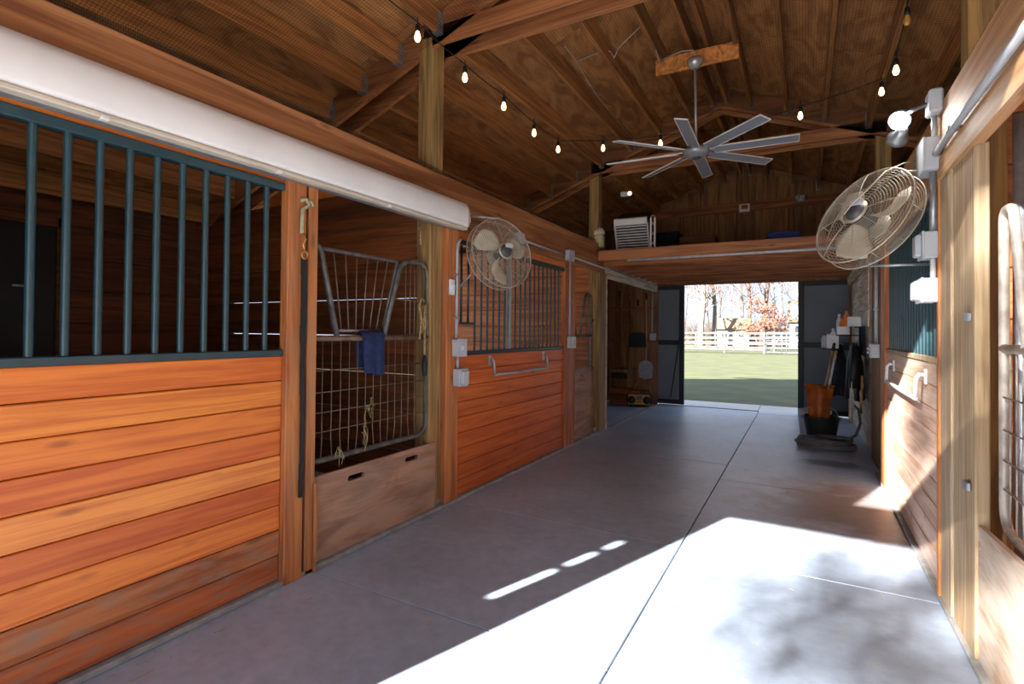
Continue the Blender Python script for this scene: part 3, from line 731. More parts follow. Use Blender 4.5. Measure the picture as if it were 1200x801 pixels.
# ------------------------------------------------------------------ wall fans
def wall_fan(label, loc, normal, rad, wall_pts, upv=Vector((0, 0, 1))):
    nrm = Vector(normal).normalized(); qt = nrm.to_track_quat('Z', 'Y')
    t = thing('wall_fan', label, 'fan', loc, qt)
    Mi = (Matrix.Translation(Vector(loc)) @ qt.to_matrix().to_4x4()).inverted()
    def ring(r, z, n=40, th=.0016, mb=None):
        return mb.tube([(r * math.cos(2 * PI * k / n), r * math.sin(2 * PI * k / n), z) for k in range(n)], th, 4, closed=True)
    def zc(r, s_): return s_ * (.085 - .045 * (r / rad) ** 3)
    for s_, nm in ((1, 'rear_guard'), (-1, 'front_guard')):
        m = MB()
        for k in range(1, 15): ring(.07 + (rad - .07) * k / 15, zc(.07 + (rad - .07) * k / 15, s_), 40, .0017, m)
        for k in range(8):
            a = 2 * PI * k / 8 + .2
            m.tube([(r_ * math.cos(a), r_ * math.sin(a), zc(r_, s_) + s_ * .003) for r_ in (.05, .1, .16, .22, rad * .93, rad)], .0022, 5)
        g_ = m.build(nm, 'cage', t)
        MB().lathe([(0.0001, zc(0, s_)), (.07, zc(0, s_)), (.072, zc(0, s_) + .006 * s_), (0.0001, zc(0, s_) + .008 * s_)], 20).build('guard_cap', 'cage', g_)
    m = MB(); ring(rad, .04, 48, .006, m); ring(rad, -.04, 48, .005, m)
    for k in range(6):
        a = 2 * PI * k / 6; m.tube([(rad * math.cos(a), rad * math.sin(a), -.04), (rad * math.cos(a), rad * math.sin(a), .04)], .003, 5)
    m.build('hoop', 'cage', t)
    for k in range(3):
        m = MB(); a0 = 2 * PI * k / 3 + .12; nr, na = 8, 6; vs_ = []; fs = []
        for i in range(nr + 1):
            u = i / nr; rr = .045 + (rad * .86 - .045) * u
            half = .28 + .46 * math.sin(PI * min(1, u * .78 + .08)) ; lag = .35 * u
            for j in range(na + 1):
                v = j / na - .5
                a = a0 + lag + v * 2 * half * (.75 if u < .85 else .62)
                vs_.append((rr * math.cos(a), rr * math.sin(a), -v * .085 * (1 - .35 * u) + .004 * math.sin(PI * (v + .5))))
        for i in range(nr):
            for j in range(na): q0 = i * (na + 1) + j; fs.append((q0, q0 + 1, q0 + na + 2, q0 + na + 1))
        m.add(vs_, fs, True); bl = m.build('blade', 'fanbeige', t)
        so = bl.modifiers.new('thickness', 'SOLIDIFY'); so.thickness = .004
    mo = MB().lathe([(0.001, -.03), (.042, -.03), (.042, .02), (.052, .03), (.056, .06), (.054, .095), (.04, .115), (.02, .12), (0.001, .12)], 24).build('motor', 'motor', t)
    MB().lathe([(.056, .078), (.0575, .08), (.0575, .086), (.055, .089)], 24).build('motor_band', 'red', mo)
    MB().cham(-.02, .05, .02, .055, .105, .13, .004).build('switch_box', 'boxgrey', mo)
    # bracket from the hoop to the wall, in the fan's own frame
    for (pa, pb) in wall_pts:
        a = Mi @ Vector(pa); b2 = Mi @ Vector(pb)
        MB().tube([a, b2], .008, 8).build('bracket_arm', 'galv', t)
    return t, Mi
fl = (-2.169, 3.673, 1.986); nl = Vector((.893, -.412, .18)).normalized()
tf, Mi = wall_fan('round cage wall fan on the left beam beside the white housing', fl, nl, .288, [((-2.13, 3.60, 2.26), (-2.41, 3.50, 2.29)), ((-2.06, 3.87, 2.06), (-2.41, 4.35, 2.24)), ((-2.25, 3.38, 1.80), (-2.43, 3.50, 1.72))])
fr_ = (.303, 3.501, 2.001); nr_ = Vector((-.664, -.625, .41)).normalized()
tf2, Mi2 = wall_fan('round cage wall fan hanging tilted from the right-hand beam', fr_, nr_, .286, [((.30, 3.68, 1.76), (.60, 3.60, 1.745)), ((.45, 3.50, 2.24), (.61, 3.60, 2.26))])
m = MB().tube([Mi2 @ Vector(p) for p in ((.19, 3.40, 2.02), (.22, 3.36, 2.06), (.30, 3.36, 2.14), (.38, 3.44, 2.24), (.48, 3.58, 2.31), (.56, 3.66, 2.335))], .004, 6).build('power_cord', 'cable', tf2)

# ------------------------------------------------------------------ conduits and boxes
def conduit(label, pts, r=.0115, mat='conduit', clips=()):
    t = thing('conduit', label, 'conduit', pts[0]); o0 = Vector(pts[0])
    MB().tube([Vector(p) - o0 for p in pts], r, 10).build('pipe', mat, t)
    for (cx, cy, cz) in clips:
        d = Vector((cx, cy, cz)) - o0; MB().cham(d.x - r - .006, d.x + r + .006, d.y - r - .006, d.y + r + .006, d.z - .01, d.z + .01, .003).build('strap', 'galv', t)
    return t
def ebox(label, c_, sx, sy, sz, face, mat='boxgrey', detail='switch', name='junction_box'):
    """face: +1 cover looks towards +x, -1 towards -x"""
    t = thing(name, label, 'electrical box', c_)
    MB().cham(-sx / 2, sx / 2, -sy / 2, sy / 2, -sz / 2, sz / 2, .006).build('box_body', mat, t)
    cv = MB().cham(face * sx / 2 - .004, face * sx / 2 + .006, -sy / 2 - .003, sy / 2 + .003, -sz / 2 - .003, sz / 2 + .003, .004).build('cover', mat, t)
    if detail == 'switch': MB().cham(face * (sx / 2 + .012) - .01, face * (sx / 2 + .012) + .012, -.012, .012, -.022, .022, .004).build('switch_lever', mat, cv)
    if detail == 'lid':
        MB().cham(face * (sx / 2 + .016) - .014, face * (sx / 2 + .016) + .014, -sy * .36, sy * .36, -sz * .40, sz * .40, .008).build('flip_lid', mat, cv)
    if detail == 'knob':
        for z in (-.02, .02): MB().lathe([(.012, 0), (.014, .012), (.010, .02), (.0001, .022)], 12, Matrix.Translation((face * (sx / 2 + .004), 0, z)) @ Matrix.Rotation(face * PI / 2, 4, 'Y')).build('plug', mat, cv)
    return t
X1 = -2.405
conduit('vertical grey conduit down the orange trim to the left-hand switch boxes', [(X1, 3.455, 2.09), (X1, 3.42, 2.05), (X1, 3.41, 1.98), (X1, 3.41, 1.30)], clips=[(X1, 3.41, 1.80), (X1, 3.41, 1.46)])
ebox('upper grey switch box on the orange trim left of the blanket bar', (-2.395, 3.435, 1.225), .055, .125, .135, 1, detail='switch')
conduit('short grey conduit between the two left-hand boxes', [(X1, 3.43, 1.16), (X1, 3.43, 1.06)])
ebox('lower grey outlet box with flip lid on the orange trim', (-2.392, 3.45, .99), .06, .12, .135, 1, detail='lid')
ebox('slim white switch plate on the orange trim', (-2.412, 3.345, 1.70), .014, .055, .115, 1, 'boxwhite', 'switch', 'switch_plate')
ebox('small grey box on the left beam right of the fan', (-2.395, 4.42, 2.255), .05, .12, .09, 1, detail=None)
ebox('small grey box on the left beam beside the white housing', (-2.395, 3.50, 2.275), .05, .08, .07, 1, detail=None)
conduit('horizontal grey conduit along the left beam to the far box', [(X1, 4.48, 2.25), (X1, 5.55, 2.245)], clips=[(X1, 5.0, 2.247)])
ebox('grey conduit box on the left beam above the far gate', (-2.395, 5.66, 2.245), .055, .15, .12, 1, detail=None)
conduit('horizontal grey conduit from the far box over the tool bay', [(X1, 5.73, 2.245), (X1, 9.9, 2.215)], clips=[(X1, 6.9, 2.236), (X1, 7.9, 2.23), (X1, 8.9, 2.222)])
conduit('vertical grey conduit beside the far left gate', [(X1, 5.70, 2.19), (X1, 5.70, 1.30)], clips=[(X1, 5.70, 1.70)])
ebox('grey outlet box with plugs beside the far left gate', (-2.392, 5.72, 1.235), .055, .13, .13, 1, detail='knob')
# right side
X2 = .588
conduit('thick grey conduit sloping along the right-hand beam', [(X2, 1.6, 2.30), (X2, 3.0, 2.30), (X2, 3.42, 2.29)], .017, clips=[(X2, 3.05, 2.30)])
ebox('large grey junction box where the right-hand conduits meet', (.575, 3.50, 2.30), .07, .20, .17, -1, detail=None)
conduit('short grey conduit up to the right-hand floodlight', [(X2, 3.44, 2.37), (X2, 3.44, 2.50)], .013)
conduit('vertical grey conduit down the right-hand post', [(X2, 3.46, 2.22), (X2, 3.46, 1.90)], .018, 'galv')
ebox('grey switch box on the right-hand post above the white outlet', (.572, 3.49, 1.83), .065, .13, .14, -1, detail='lid')
conduit('short white conduit between the right-hand boxes', [(X2, 3.47, 1.76), (X2, 3.47, 1.66)], .013, 'boxwhite')
ebox('white outlet box with flip lid glowing in the sun on the right-hand post', (.572, 3.52, 1.595), .07, .17, .125, -1, 'boxwhite', 'lid')
conduit('vertical grey conduit at the far end of the right-hand bars', [(.60, 6.08, 2.12), (.60, 6.08, 1.27)], .016, clips=[(.60, 6.08, 1.6)])
ebox('grey outlet box with plugs at the far end of the right-hand bars', (.585, 6.08, 1.205), .07, .16, .13, -1, detail='knob')

# ------------------------------------------------------------------ floodlight
t = thing('floodlight', 'lit LED floodlight on the right-hand beam', 'floodlight', (.585, 3.42, 2.56))
MB().cham(-.03, .03, -.06, .06, -.06, .06, .01).build('mount_box', 'boxgrey', t)
MB().tube([(-.02, 0, 0), (-.07, .05, .005), (-.105, .13, .01)], .012, 8).build('swivel_arm', 'motor', t)
hd = Vector((-.35, -.72, -.60)).normalized(); qh = hd.to_track_quat('Z', 'Y')
hx = MB().lathe([(0.001, -.075), (.028, -.07), (.03, -.03), (.05, -.01), (.056, .018), (.052, .02)], 24).build('lamp_head', 'boxgrey', t, (-.12, .17, -.0), qh)
MB().lathe([(.050, .018), (.046, .026), (0.001, .03)], 24).build('lens', 'led', hx)
for k in range(5): MB().lathe([(.034, -.06 + k * .012), (.042, -.058 + k * .012), (.034, -.055 + k * .012)], 20).build('cooling_fin', 'motor', hx)
h2 = MB().lathe([(0.001, -.07), (.028, -.066), (.03, -.03), (.05, -.01), (.056, .018), (.05, .02), (0.001, .022)], 24).build('second_head', 'galv', t, (-.125, .22, -.085), Vector((-.2, .9, -.35)).to_track_quat('Z', 'Y'))
ld = bpy.data.lights.new('floodlight_beam', 'SPOT'); ld.energy = 7; ld.spot_size = R(150); ld.spot_blend = .8; ld.color = (1, .97, .92); ld.shadow_soft_size = .05
lo = bpy.data.objects.new('light_beam', ld); C.objects.link(lo); lo.parent = t; lo.location = Vector((-.12, .17, 0)) + hd * .06; lo.rotation_euler = hd.to_track_quat('-Z', 'Y').to_euler()
t = thing('floodlight', 'small lit lamp on the far truss above the louvred unit', 'floodlight', (-2.10, 6.82, 3.20))
MB().cham(-.05, .05, -.03, .03, -.03, .03, .006).build('mount_box', 'boxgrey', t)
MB().lathe([(0.001, -.04), (.025, -.035), (.035, .02), (.033, .022)], 18).build('lamp_head', 'boxgrey', t, (.07, -.03, 0), Vector((.5, -.7, -.4)).to_track_quat('Z', 'Y'))
MB().lathe([(.032, .021), (0.001, .026)], 18).build('lens', 'bulb', t, (.07, -.03, 0), Vector((.5, -.7, -.4)).to_track_quat('Z', 'Y'))
t = thing('floodlight', 'small unlit twin lamp on the gable girt', 'floodlight', (-.06, 9.95, 3.62))
MB().cham(-.05, .05, -.03, .01, -.05, .05, .006).build('mount_box', 'boxgrey', t)
for s_ in (-1, 1): MB().lathe([(0.001, -.04), (.03, -.035), (.045, .02), (0.001, .024)], 18).build('lamp_head', 'galv', t, (s_ * .05, -.06, 0), Vector((s_ * .4, -.8, -.4)).to_track_quat('Z', 'Y'))

# ------------------------------------------------------------------ blanket bars
def blanket_bar(label, x, sgn, ya, yb, zt, zl, mat, r=.011):
    t = thing('blanket_bar', label, 'rack', (x, (ya + yb) / 2, zt)); h = (yb - ya) / 2
    for s_ in (-1, 1):
        MB().cham(min(0, sgn * .012), max(0, sgn * .012), s_ * h - .022, s_ * h + .022, -.045, .045, .003).build('mount_plate', mat, t)
        MB().tube([(sgn * .01, s_ * h, .01), (sgn * .035, s_ * h, .012), (sgn * .05, s_ * h, -.01), (sgn * .055, s_ * h, zl - zt)], r, 8).build('arm', mat, t)
    MB().tube([(sgn * .055, -h - .005, zl - zt), (sgn * .055, h + .005, zl - zt)], r * 1.1, 10).build('bar', mat, t)
blanket_bar('grey steel blanket bar on the farther left-hand stall front', XL, 1, 3.96, 5.05, 1.10, .975, 'galv')
blanket_bar('bright steel blanket bar on the right-hand stall front', XR, -1, 3.90, 5.15, 1.115, .985, 'boxwhite', .012)

# ------------------------------------------------------------------ string lights
t = thing('string_lights', 'black string lights with warm bulbs sagging across the roof', 'string lights', (-2.3, 5.5, 3.5))
o0 = Vector((-2.3, 5.5, 3.5))
bul = [(-2.3, 2.77, 3.37), (-2.3, 3.34, 3.335), (-2.3, 3.94, 3.34), (-2.3, 4.53, 3.305), (-2.3, 5.10, 3.32),
       (-1.94, 5.5, 3.40), (-1.315, 5.5, 3.345), (-.67, 5.5, 3.312), (-.037, 5.5, 3.39), (.58, 5.5, 3.48), (.58, 4.68, 3.305), (.58, 4.2, 3.42)]
wp = [(-2.3, 1.2, 3.50)] + [(p[0], p[1], p[2] + .085) for p in bul[:5]] + [(-2.28, 5.48, 3.52)] + [(p[0], p[1], p[2] + .07) for p in bul[5:9]] + [(.56, 5.5, 3.57), (.58, 5.3, 3.50)] + [(p[0], p[1], p[2] + .08) for p in bul[10:]] + [(.58, 3.3, 3.50), (.58, 1.4, 3.46)]
fine = []
for a, b2 in zip(wp, wp[1:]):
    a = Vector(a); b2 = Vector(b2); d = (b2 - a).length
    for k in range(6):
        u = k / 6; p = a.lerp(b2, u); p.z -= .05 * d * 4 * u * (1 - u) * .35; fine.append(p - o0)
fine.append(Vector(wp[-1]) - o0)
MB().tube(fine, .0042, 6).build('cord', 'blackpaint', t)
sock = MB().tube([(0, 0, .10), (0, 0, .045)], .004, 6).lathe([(.004, .05), (.014, .046), (.0165, .02), (.0165, .0), (.012, -.002)], 12).mesh('socket', MT['blackpaint'])
bulb = MB().lathe([(.011, .0), (.014, -.012), (.020, -.032), (.0215, -.045), (.019, -.058), (.012, -.069), (.0001, -.073)], 14)
bm_on = bulb.mesh('bulb', MT['bulb']); bm_off = bulb.mesh('bulb', MT['bulb_off'])
for i, p in enumerate(bul):
    s_ = place('socket', sock, t, Vector(p) - o0 + Vector((0, 0, .02)))
    place('bulb', bm_off if i == 11 else bm_on, s_, (0, 0, 0))

# ------------------------------------------------------------------ ceiling fan
fx, fy, hz = -.905, 5.2, 3.085
blk = MB().cham(-1.29, -.53, fy - .02, fy + .02, 3.90, 4.055, .005).build('fan_block', 'purlin'); tag(blk, 'short plank between purlins carrying the ceiling fan', 'plank'); tint(blk, (1.25, 1.15, 1.0))
t = thing('ceiling_fan', 'silver eight-bladed ceiling fan on a long downrod', 'ceiling fan', (fx, fy, hz))
MB().lathe([(.012, .76), (.045, .77), (.068, .80), (.072, .835), (.06, .85), (.0001, .852)], 24).build('canopy', 'steel', t, (0, -.09, 0))
MB().tube([(0, -.09, .80), (0, -.045, .4), (0, 0, .05)], .011, 10).build('downrod', 'steel', t)
MB().lathe([(0.001, -.055), (.05, -.055), (.105, -.03), (.125, -.008), (.12, .02), (.06, .035), (.03, .06), (.018, .09), (0.001, .09)], 28).build('motor_hub', 'silver', t)
MB().lathe([(0.001, -.07), (.03, -.068), (.045, -.055), (0.001, -.054)], 18).build('hub_cap', 'motor', t)
blm = MB(); L0, L1, wd, th = .17, .86, .05, .0035
ch = MB()
for (y0, y1, z0, z1) in ((-wd, wd, -th, th),):
    ch.cham(L0, L1, y0, y1, z0, z1, .003)
blade_me = ch.mesh('blade', MT['silver'])
arm_me = MB().cham(.09, .30, -.022, .022, .004, .012, .002).mesh('blade_arm', MT['steel'])
edge_me = MB().cham(L0, L1, wd - .001, wd + .006, -.006, .006, .002).cham(L0, L1, -wd - .006, -wd + .001, -.006, .006, .002).cham(L1 - .002, L1 + .006, -wd - .006, wd + .006, -.006, .006, .002).mesh('blade_edge', MT['white'])
for k in range(8):
    a = 2 * PI * k / 8 + R(2)
    rt = (Matrix.Rotation(a, 4, 'Z') @ Matrix.Rotation(R(-14), 4, 'X')).to_euler()
    bl = place('blade', blade_me, t, (0, 0, 0), rt)
    place('blade_arm', arm_me, bl); place('blade_edge', edge_me, bl)

# ------------------------------------------------------------------ white cable on the roof deck
cab = [(-1.92, 3.5, 3.98), (-1.92, 4.3, 3.975), (-1.90, 4.62, 3.93), (-1.75, 4.66, 3.98), (-1.57, 4.64, 3.955), (-1.53, 4.62, 3.87), (-1.49, 4.62, 3.955), (-1.30, 4.66, 4.12), (-1.235, 4.70, 4.10), (-1.23, 5.12, 3.97), (-1.22, 5.16, 4.03), (-1.05, 5.17, 4.07), (-.93, 5.16, 4.05), (-.89, 5.13, 3.95)]
m = MB().tube([Vector(p) - Vector(cab[0]) for p in cab], .006, 6).build('power_cable', 'cable', None, cab[0]); tag(m, 'pale power cable crossing the roof purlins to the ceiling fan', 'cable')
cab = [(-1.905, 4.62, 3.93), (-1.915, 5.2, 3.85), (-1.92, 6.2, 3.83), (-1.92, 6.7, 3.83)]
m = MB().tube([Vector(p) - Vector(cab[0]) for p in cab], .005, 6).build('power_cable', 'cable', None, cab[0]); tag(m, 'pale power cable running along a purlin towards the far truss', 'cable')

# ------------------------------------------------------------------ things hanging on the near left stall
t = thing('hanging_strap', 'black strap hanging from a green rope and brass snap on the stall post', 'strap', (-2.392, 1.94, 2.04))
MB().tube([(0, -.02, .02), (.01, .01, .03), (.012, .025, .0), (.01, -.015, -.03), (.012, -.02, -.10), (.012, -.02, -.16)], .011, 8).build('rope_loop', 'greenrope', t)
MB().tube([(0, .0, .03), (.014, .04, .02), (.012, .05, .0)], .008, 6).build('rope_tail', 'greenrope', t)
MB().tube([(.012, -.015, -.16), (.014, .004, -.19), (.012, -.012, -.22), (.012, .0, -.25)], .007, 8).build('snap', 'brass', t)
MB().tube([(.012, .0 + .018 * math.cos(a), -.275 + .022 * math.sin(a)) for a in [2 * PI * k / 14 for k in range(14)]], .005, 6, closed=True).build('ring', 'brass', t)
m = MB(); n = 14
for i in range(n):
    z0, z1 = -.29 - 1.30 * i / n, -.29 - 1.30 * (i + 1) / n; w0 = .017 if i < 5 else .011; dy = .004 * math.sin(i * .8)
    m.box(.004, .013, dy - w0, dy + w0, z1, z0)
m.build('webbing', 'black', t)

t = thing('draped_cloth', 'blue cloth draped over the rail of the near left gate', 'cloth', (-2.50, 2.61, 1.33))
def drape(w, zf, zb, folds, x0, amp, mat, name, par, seed=0):
    m = MB(); nu, nv = 16, 16; vs_ = []; fs = []
    for i in range(nv + 1):
        v = i / nv
        for j in range(nu + 1):
            u = j / nu - .5
            ph = 2 * PI * folds * u + seed
            if v < .45: z = zb * (1 - v / .45) ; x = -x0
            elif v < .55:
                a = (v - .45) / .10 * PI; z = .025 * math.sin(a); x = -x0 * math.cos(a)
            else: z = zf * (v - .55) / .45; x = x0
            k = min(1, abs(z) / .08)
            vs_.append((x + amp * math.sin(ph) * k, u * w * (1 - .06 * k) + .01 * math.sin(ph * .7 + z * 9) * k, z))
    for i in range(nv):
        for j in range(nu): q0 = i * (nu + 1) + j; fs.append((q0, q0 + 1, q0 + nu + 2, q0 + nu + 1))
    m.add(vs_, fs, True); o = m.build(name, mat, par); so = o.modifiers.new('thickness', 'SOLIDIFY'); so.thickness = .006
    return o
drape(.135, -.27, -.24, 1.6, .024, .010, 'navy', 'front_fold', t)
d2 = drape(.11, -.245, -.22, 1.3, .030, .008, 'navy', 'under_fold', t, 1.0); d2.location = (.002, -.085, -.004)

t = thing('lead_rope', 'tan lead rope with a black grip hanging on the near left gate', 'rope', (-2.472, 3.07, 1.56))
MB().tube([(0, .02, .02), (.012, -.03, .03), (.016, -.06, -.02), (.014, -.03, -.14), (.014, -.05, -.26), (.014, -.01, -.18), (.012, .005, -.03), (.012, .02, .01), (.012, .012, -.20), (.012, .015, -.38)], .0085, 8).build('rope', 'rope', t)
MB().tube([(.012, -.02, -.02), (.02, -.045, -.09), (.018, -.02, -.15)], .007, 8).build('knot_tail', 'rope', t)
MB().lathe([(.004, 0), (.016, -.02), (.022, -.08), (.016, -.15), (.006, -.16)], 12).build('grip', 'black', t, (.012, .016, -.38))
MB().tube([(.012, .016, -.53), (.012, .02, -.82)], .010, 8).build('shank', 'pipegrey', t)
t = thing('hook', 'small hanging snap hook at the top right of the near left gateway', 'hook', (-2.46, 3.02, 2.16))
MB().tube([(0, 0, 0), (0, .005, -.05), (0, -.01, -.07), (0, -.015, -.05)], .004, 6).build('eye', 'galv', t)
MB().tube([(0, 0, -.07), (0, .002, -.17)], .006, 6).build('snap', 'rope', t)
# straw wisps caught in the gate
for i, (y, z) in enumerate(((2.54, .86), (2.50, .72), (2.30, .62))):
    m = MB()
    for k in range(7):
        p = Vector((0, 0, 0)); pts = [p.copy()]
        for j in range(4): p = p + Vector((random.uniform(-.01, .012), random.uniform(-.025, .025), random.uniform(-.05, .03))); pts.append(p.copy())
        m.tube(pts, .0016, 4)
    o = m.build('straw_wisp', 'ropehay', None, (-2.482, y, z))
    tag(o, ['straw wisp caught high in the gate mesh below the blue cloth', 'straw wisp caught in the middle of the near gate mesh', 'straw wisp low in the near gate mesh by the panel'][i], 'straw')

# door sill and a scatter of straw and chaff on the slab
sill = piece('door_sill', -2.42, -.70, YE + .10, YE + .15, -.002, .008, 'doorframe'); tag(sill, 'thin dark sill strip across the left half of the far doorway', 'sill')
m = MB(); rnd = random.Random(77)
for i in range(150):
    if i < 100: x, y = -2.40 + abs(rnd.gauss(0, .10)), rnd.uniform(.8, 5.5)
    else: x, y = rnd.uniform(-2.3, .5), rnd.uniform(1.6, 6.0)
    a = rnd.uniform(0, PI); l = rnd.uniform(.006, .022); d = Vector((math.cos(a), math.sin(a), 0)) * l
    m.tube([Vector((x, y, .0022)) - d, Vector((x, y, .003)), Vector((x, y, .0022)) + d], .0014, 4)
o = m.build('straw_chaff', 'ropehay'); tag(o, 'loose straw chaff scattered on the concrete by the left stalls', 'straw', kind='stuff')
# ------------------------------------------------------------------ loft items
t = thing('louvred_unit', 'white louvred heater unit tilted at the loft edge', 'heater', (-2.07, 7.14, 2.47), (R(24), 0, R(3)))
MB().cham(-.22, .22, .02, .40, .02, .46, .01).build('casing', 'blackpaint', t)
MB().cham(-.225, .225, -.03, .03, .385, .475, .006).build('top_panel', 'white', t)
for k in range(9): 
    o = MB().cham(-.21, .21, -.022, .018, -.004, .010, .002).build('louvre', 'white', t, (0, 0, .05 + k * .038), (R(-22), 0, 0))
for s_ in (-1, 1): MB().cham(s_ * .222 - .008, s_ * .222 + .008, -.02, .05, .0, .40, .004).build('side_frame', 'white', t)
MB().lathe([(.0001, -.04), (.010, -.038), (.010, -.03)], 10, Matrix.Rotation(-PI / 2, 4, 'X') @ Matrix.Translation((0, -.35, .02))).build('knob', 'motor', t)
t = thing('folded_step_stool', 'white folded step stool leaning beside the louvred unit', 'step stool', (-1.72, 6.80, 2.435), (R(-4), 0, R(10)))
for i, y in enumerate((0, .045)):
    for s_ in (-1, 1): MB().cham(s_ * .025 - .01, s_ * .025 + .01, y, y + .02, 0, .42 - i * .03, .004).build('leg', 'white', t)
    for k in range(3): MB().cham(-.03, .03, y + .004, y + .016, .08 + k * .13, .10 + k * .13, .003).build('rung', 'silver', t)
MB().tube([(-.025, .01, .42), (-.02, .01, .45), (.02, .01, .45), (.025, .01, .42)], .008, 6).build('handle', 'rope', t)
t = thing('fly_trap_jar', 'cream and green jar hanging on the post at the loft', 'jar', (-2.435, 6.78, 2.50))
MB().lathe([(.0001, 0), (.055, .0), (.068, .02), (.068, .15), (.06, .18), (.0001, .181)], 20).build('jar_body', 'limegreen', t)
MB().lathe([(.063, .178), (.072, .19), (.072, .225), (.04, .27), (.0001, .275)], 20).build('lid', 'cream', t)
MB().tube([(0, 0, .27), (0, .02, .33), (0, .03, .36)], .003, 6).build('hanger', 'galv', t)
t = thing('folded_tarp', 'folded blue tarp lying on the loft edge', 'tarp', (-.20, 7.1, 2.435))
for k in range(4): MB().cham(-.22 + k * .012, .20 - k * .02, -.15 + k * .01, .18 - k * .01, k * .035, k * .035 + .033, .012).build('fold', 'blue', t)
t = thing('wall_sign', 'small red and white sign on the gable girt', 'sign', (-.92, 9.955, 3.55))
MB().cham(-.085, .085, -.008, 0, -.07, .07, .003).build('board', 'white', t)
MB().box(-.05, .055, -.0095, -.008, -.02, .055).build('print', 'red', t)
for i, (x, y, sx, sy, sz, mt) in enumerate(((-1.45, 8.6, .5, .4, .42, 'dark_board_x'), (-.05, 9.3, .6, .4, .35, 'dark_board_x'), (-2.0, 8.8, .45, .45, .55, 'darkcloth'))):
    t = thing('storage_crate', ['dim brown crate at the back left of the loft', 'dim brown crate behind the blue tarp on the loft', 'dark bin behind the louvred unit on the loft'][i], 'crate', (x, y, 2.432))
    for k in range(4):
        for s_ in (-1, 1):
            MB().cham(-sx / 2, sx / 2, s_ * sy / 2 - .01, s_ * sy / 2 + .01, k * sz / 4 + .004, (k + 1) * sz / 4 - .004, .003).build('slat', mt, t)
            MB().cham(s_ * sx / 2 - .01, s_ * sx / 2 + .01, -sy / 2 + .012, sy / 2 - .012, k * sz / 4 + .004, (k + 1) * sz / 4 - .004, .003).build('slat', mt, t)
    MB().cham(-sx / 2, sx / 2, -sy / 2, sy / 2, 0, .015, .003).build('bottom', mt, t)

# ------------------------------------------------------------------ tool bay on the left
YW = YE - .005
t = thing('tool_rack', 'dark wooden rack board with pegs on the tool bay wall', 'rack', (-2.85, YW, 1.80))
MB().cham(-.5, .42, -.03, 0, -.04, .04, .004).build('rack_board', 'dark_board_x', t)
for k in range(8): MB().tube([(-.42 + k * .11, -.03, .0), (-.42 + k * .11, -.10, .02)], .008, 6).build('peg', 'handle_z', t)
MB().cham(-.5, .42, -.03, 0, -.62, -.54, .004).build('lower_board', 'dark_board_x', t)
def tool(label, x, ztop, zbot, head, hm, handm='handle_z', cat='tool', name='long_handled_tool'):
    t = thing(name, label, cat, (x, YW - .075, 0))
    MB().tube([(0, 0, zbot), (.008, -.005, (zbot + ztop) / 2), (0, 0, ztop)], .014, 8).build('handle', handm, t)
    if head == 'broom':
        MB().cham(-.16, .16, -.025, .025, zbot - .04, zbot + .02, .006).build('head', 'handle_z', t)
        m = MB()
        for k in range(30): m.tube([(-.15 + .0103 * k, random.uniform(-.02, .02), zbot - .04), (-.155 + .0107 * k, random.uniform(-.03, .03), zbot - .16)], .004, 4)
        m.build('bristles', hm, t)
    elif head == 'pan':
        m = MB(); m.prism([(-.16, zbot - .02), (-.17, zbot - .22), (.17, zbot - .22), (.16, zbot - .02), (.10, zbot + .06), (-.10, zbot + .06)], -.045, -.02, MXZ); m.build('pan', hm, t)
        MB().cham(-.16, .16, -.10, -.045, zbot - .22, zbot - .20, .004).build('pan_lip', hm, t)
    elif head == 'shovel':
        m = MB(); m.prism([(-.12, zbot), (-.14, zbot - .10), (-.12, zbot - .27), (0, zbot - .31), (.12, zbot - .27), (.14, zbot - .10), (.12, zbot), (.03, zbot + .05), (-.03, zbot + .05)], -.02, -.005, MXZ); m.build('blade', hm, t)
    elif head == 'rake':
        MB().tube([(-.16, 0, zbot), (.16, 0, zbot)], .012, 6).build('head', hm, t)
        for k in range(9): MB().tube([(-.15 + k * .0375, 0, zbot), (-.15 + k * .0375, -.03, zbot - .12)], .004, 5).build('tine', hm, t)
    MB().lathe([(.016, ztop - .12), (.018, ztop - .1), (.018, ztop), (.0001, ztop + .01)], 10).build('grip', 'red' if head == 'rake' else 'black', t)
    return t
tool('dark broom hanging at the left of the tool bay wall', -3.14, 2.16, .62, 'broom', 'darkcloth', 'dark_board_y')
tool('brown handled rake hanging second on the tool bay wall', -2.95, 2.08, .66, 'rake', 'pipegrey', 'dark_board_y')
tool('black dustpan hanging in the middle of the tool bay wall', -2.78, 1.98, 1.30, 'pan', 'black', 'handle_z')
tool('pale handled steel shovel hanging right on the tool bay wall', -2.62, 2.10, .78, 'shovel', 'galv', 'post_pale')
conduit('grey conduit at the right edge of the tool bay wall', [(-2.52, 9.97, 2.20), (-2.52, 9.97, 1.36)], .016)
ebox('grey box at the right edge of the tool bay wall', (-2.5, 9.95, 1.28), .10, .07, .13, 1, detail=None)

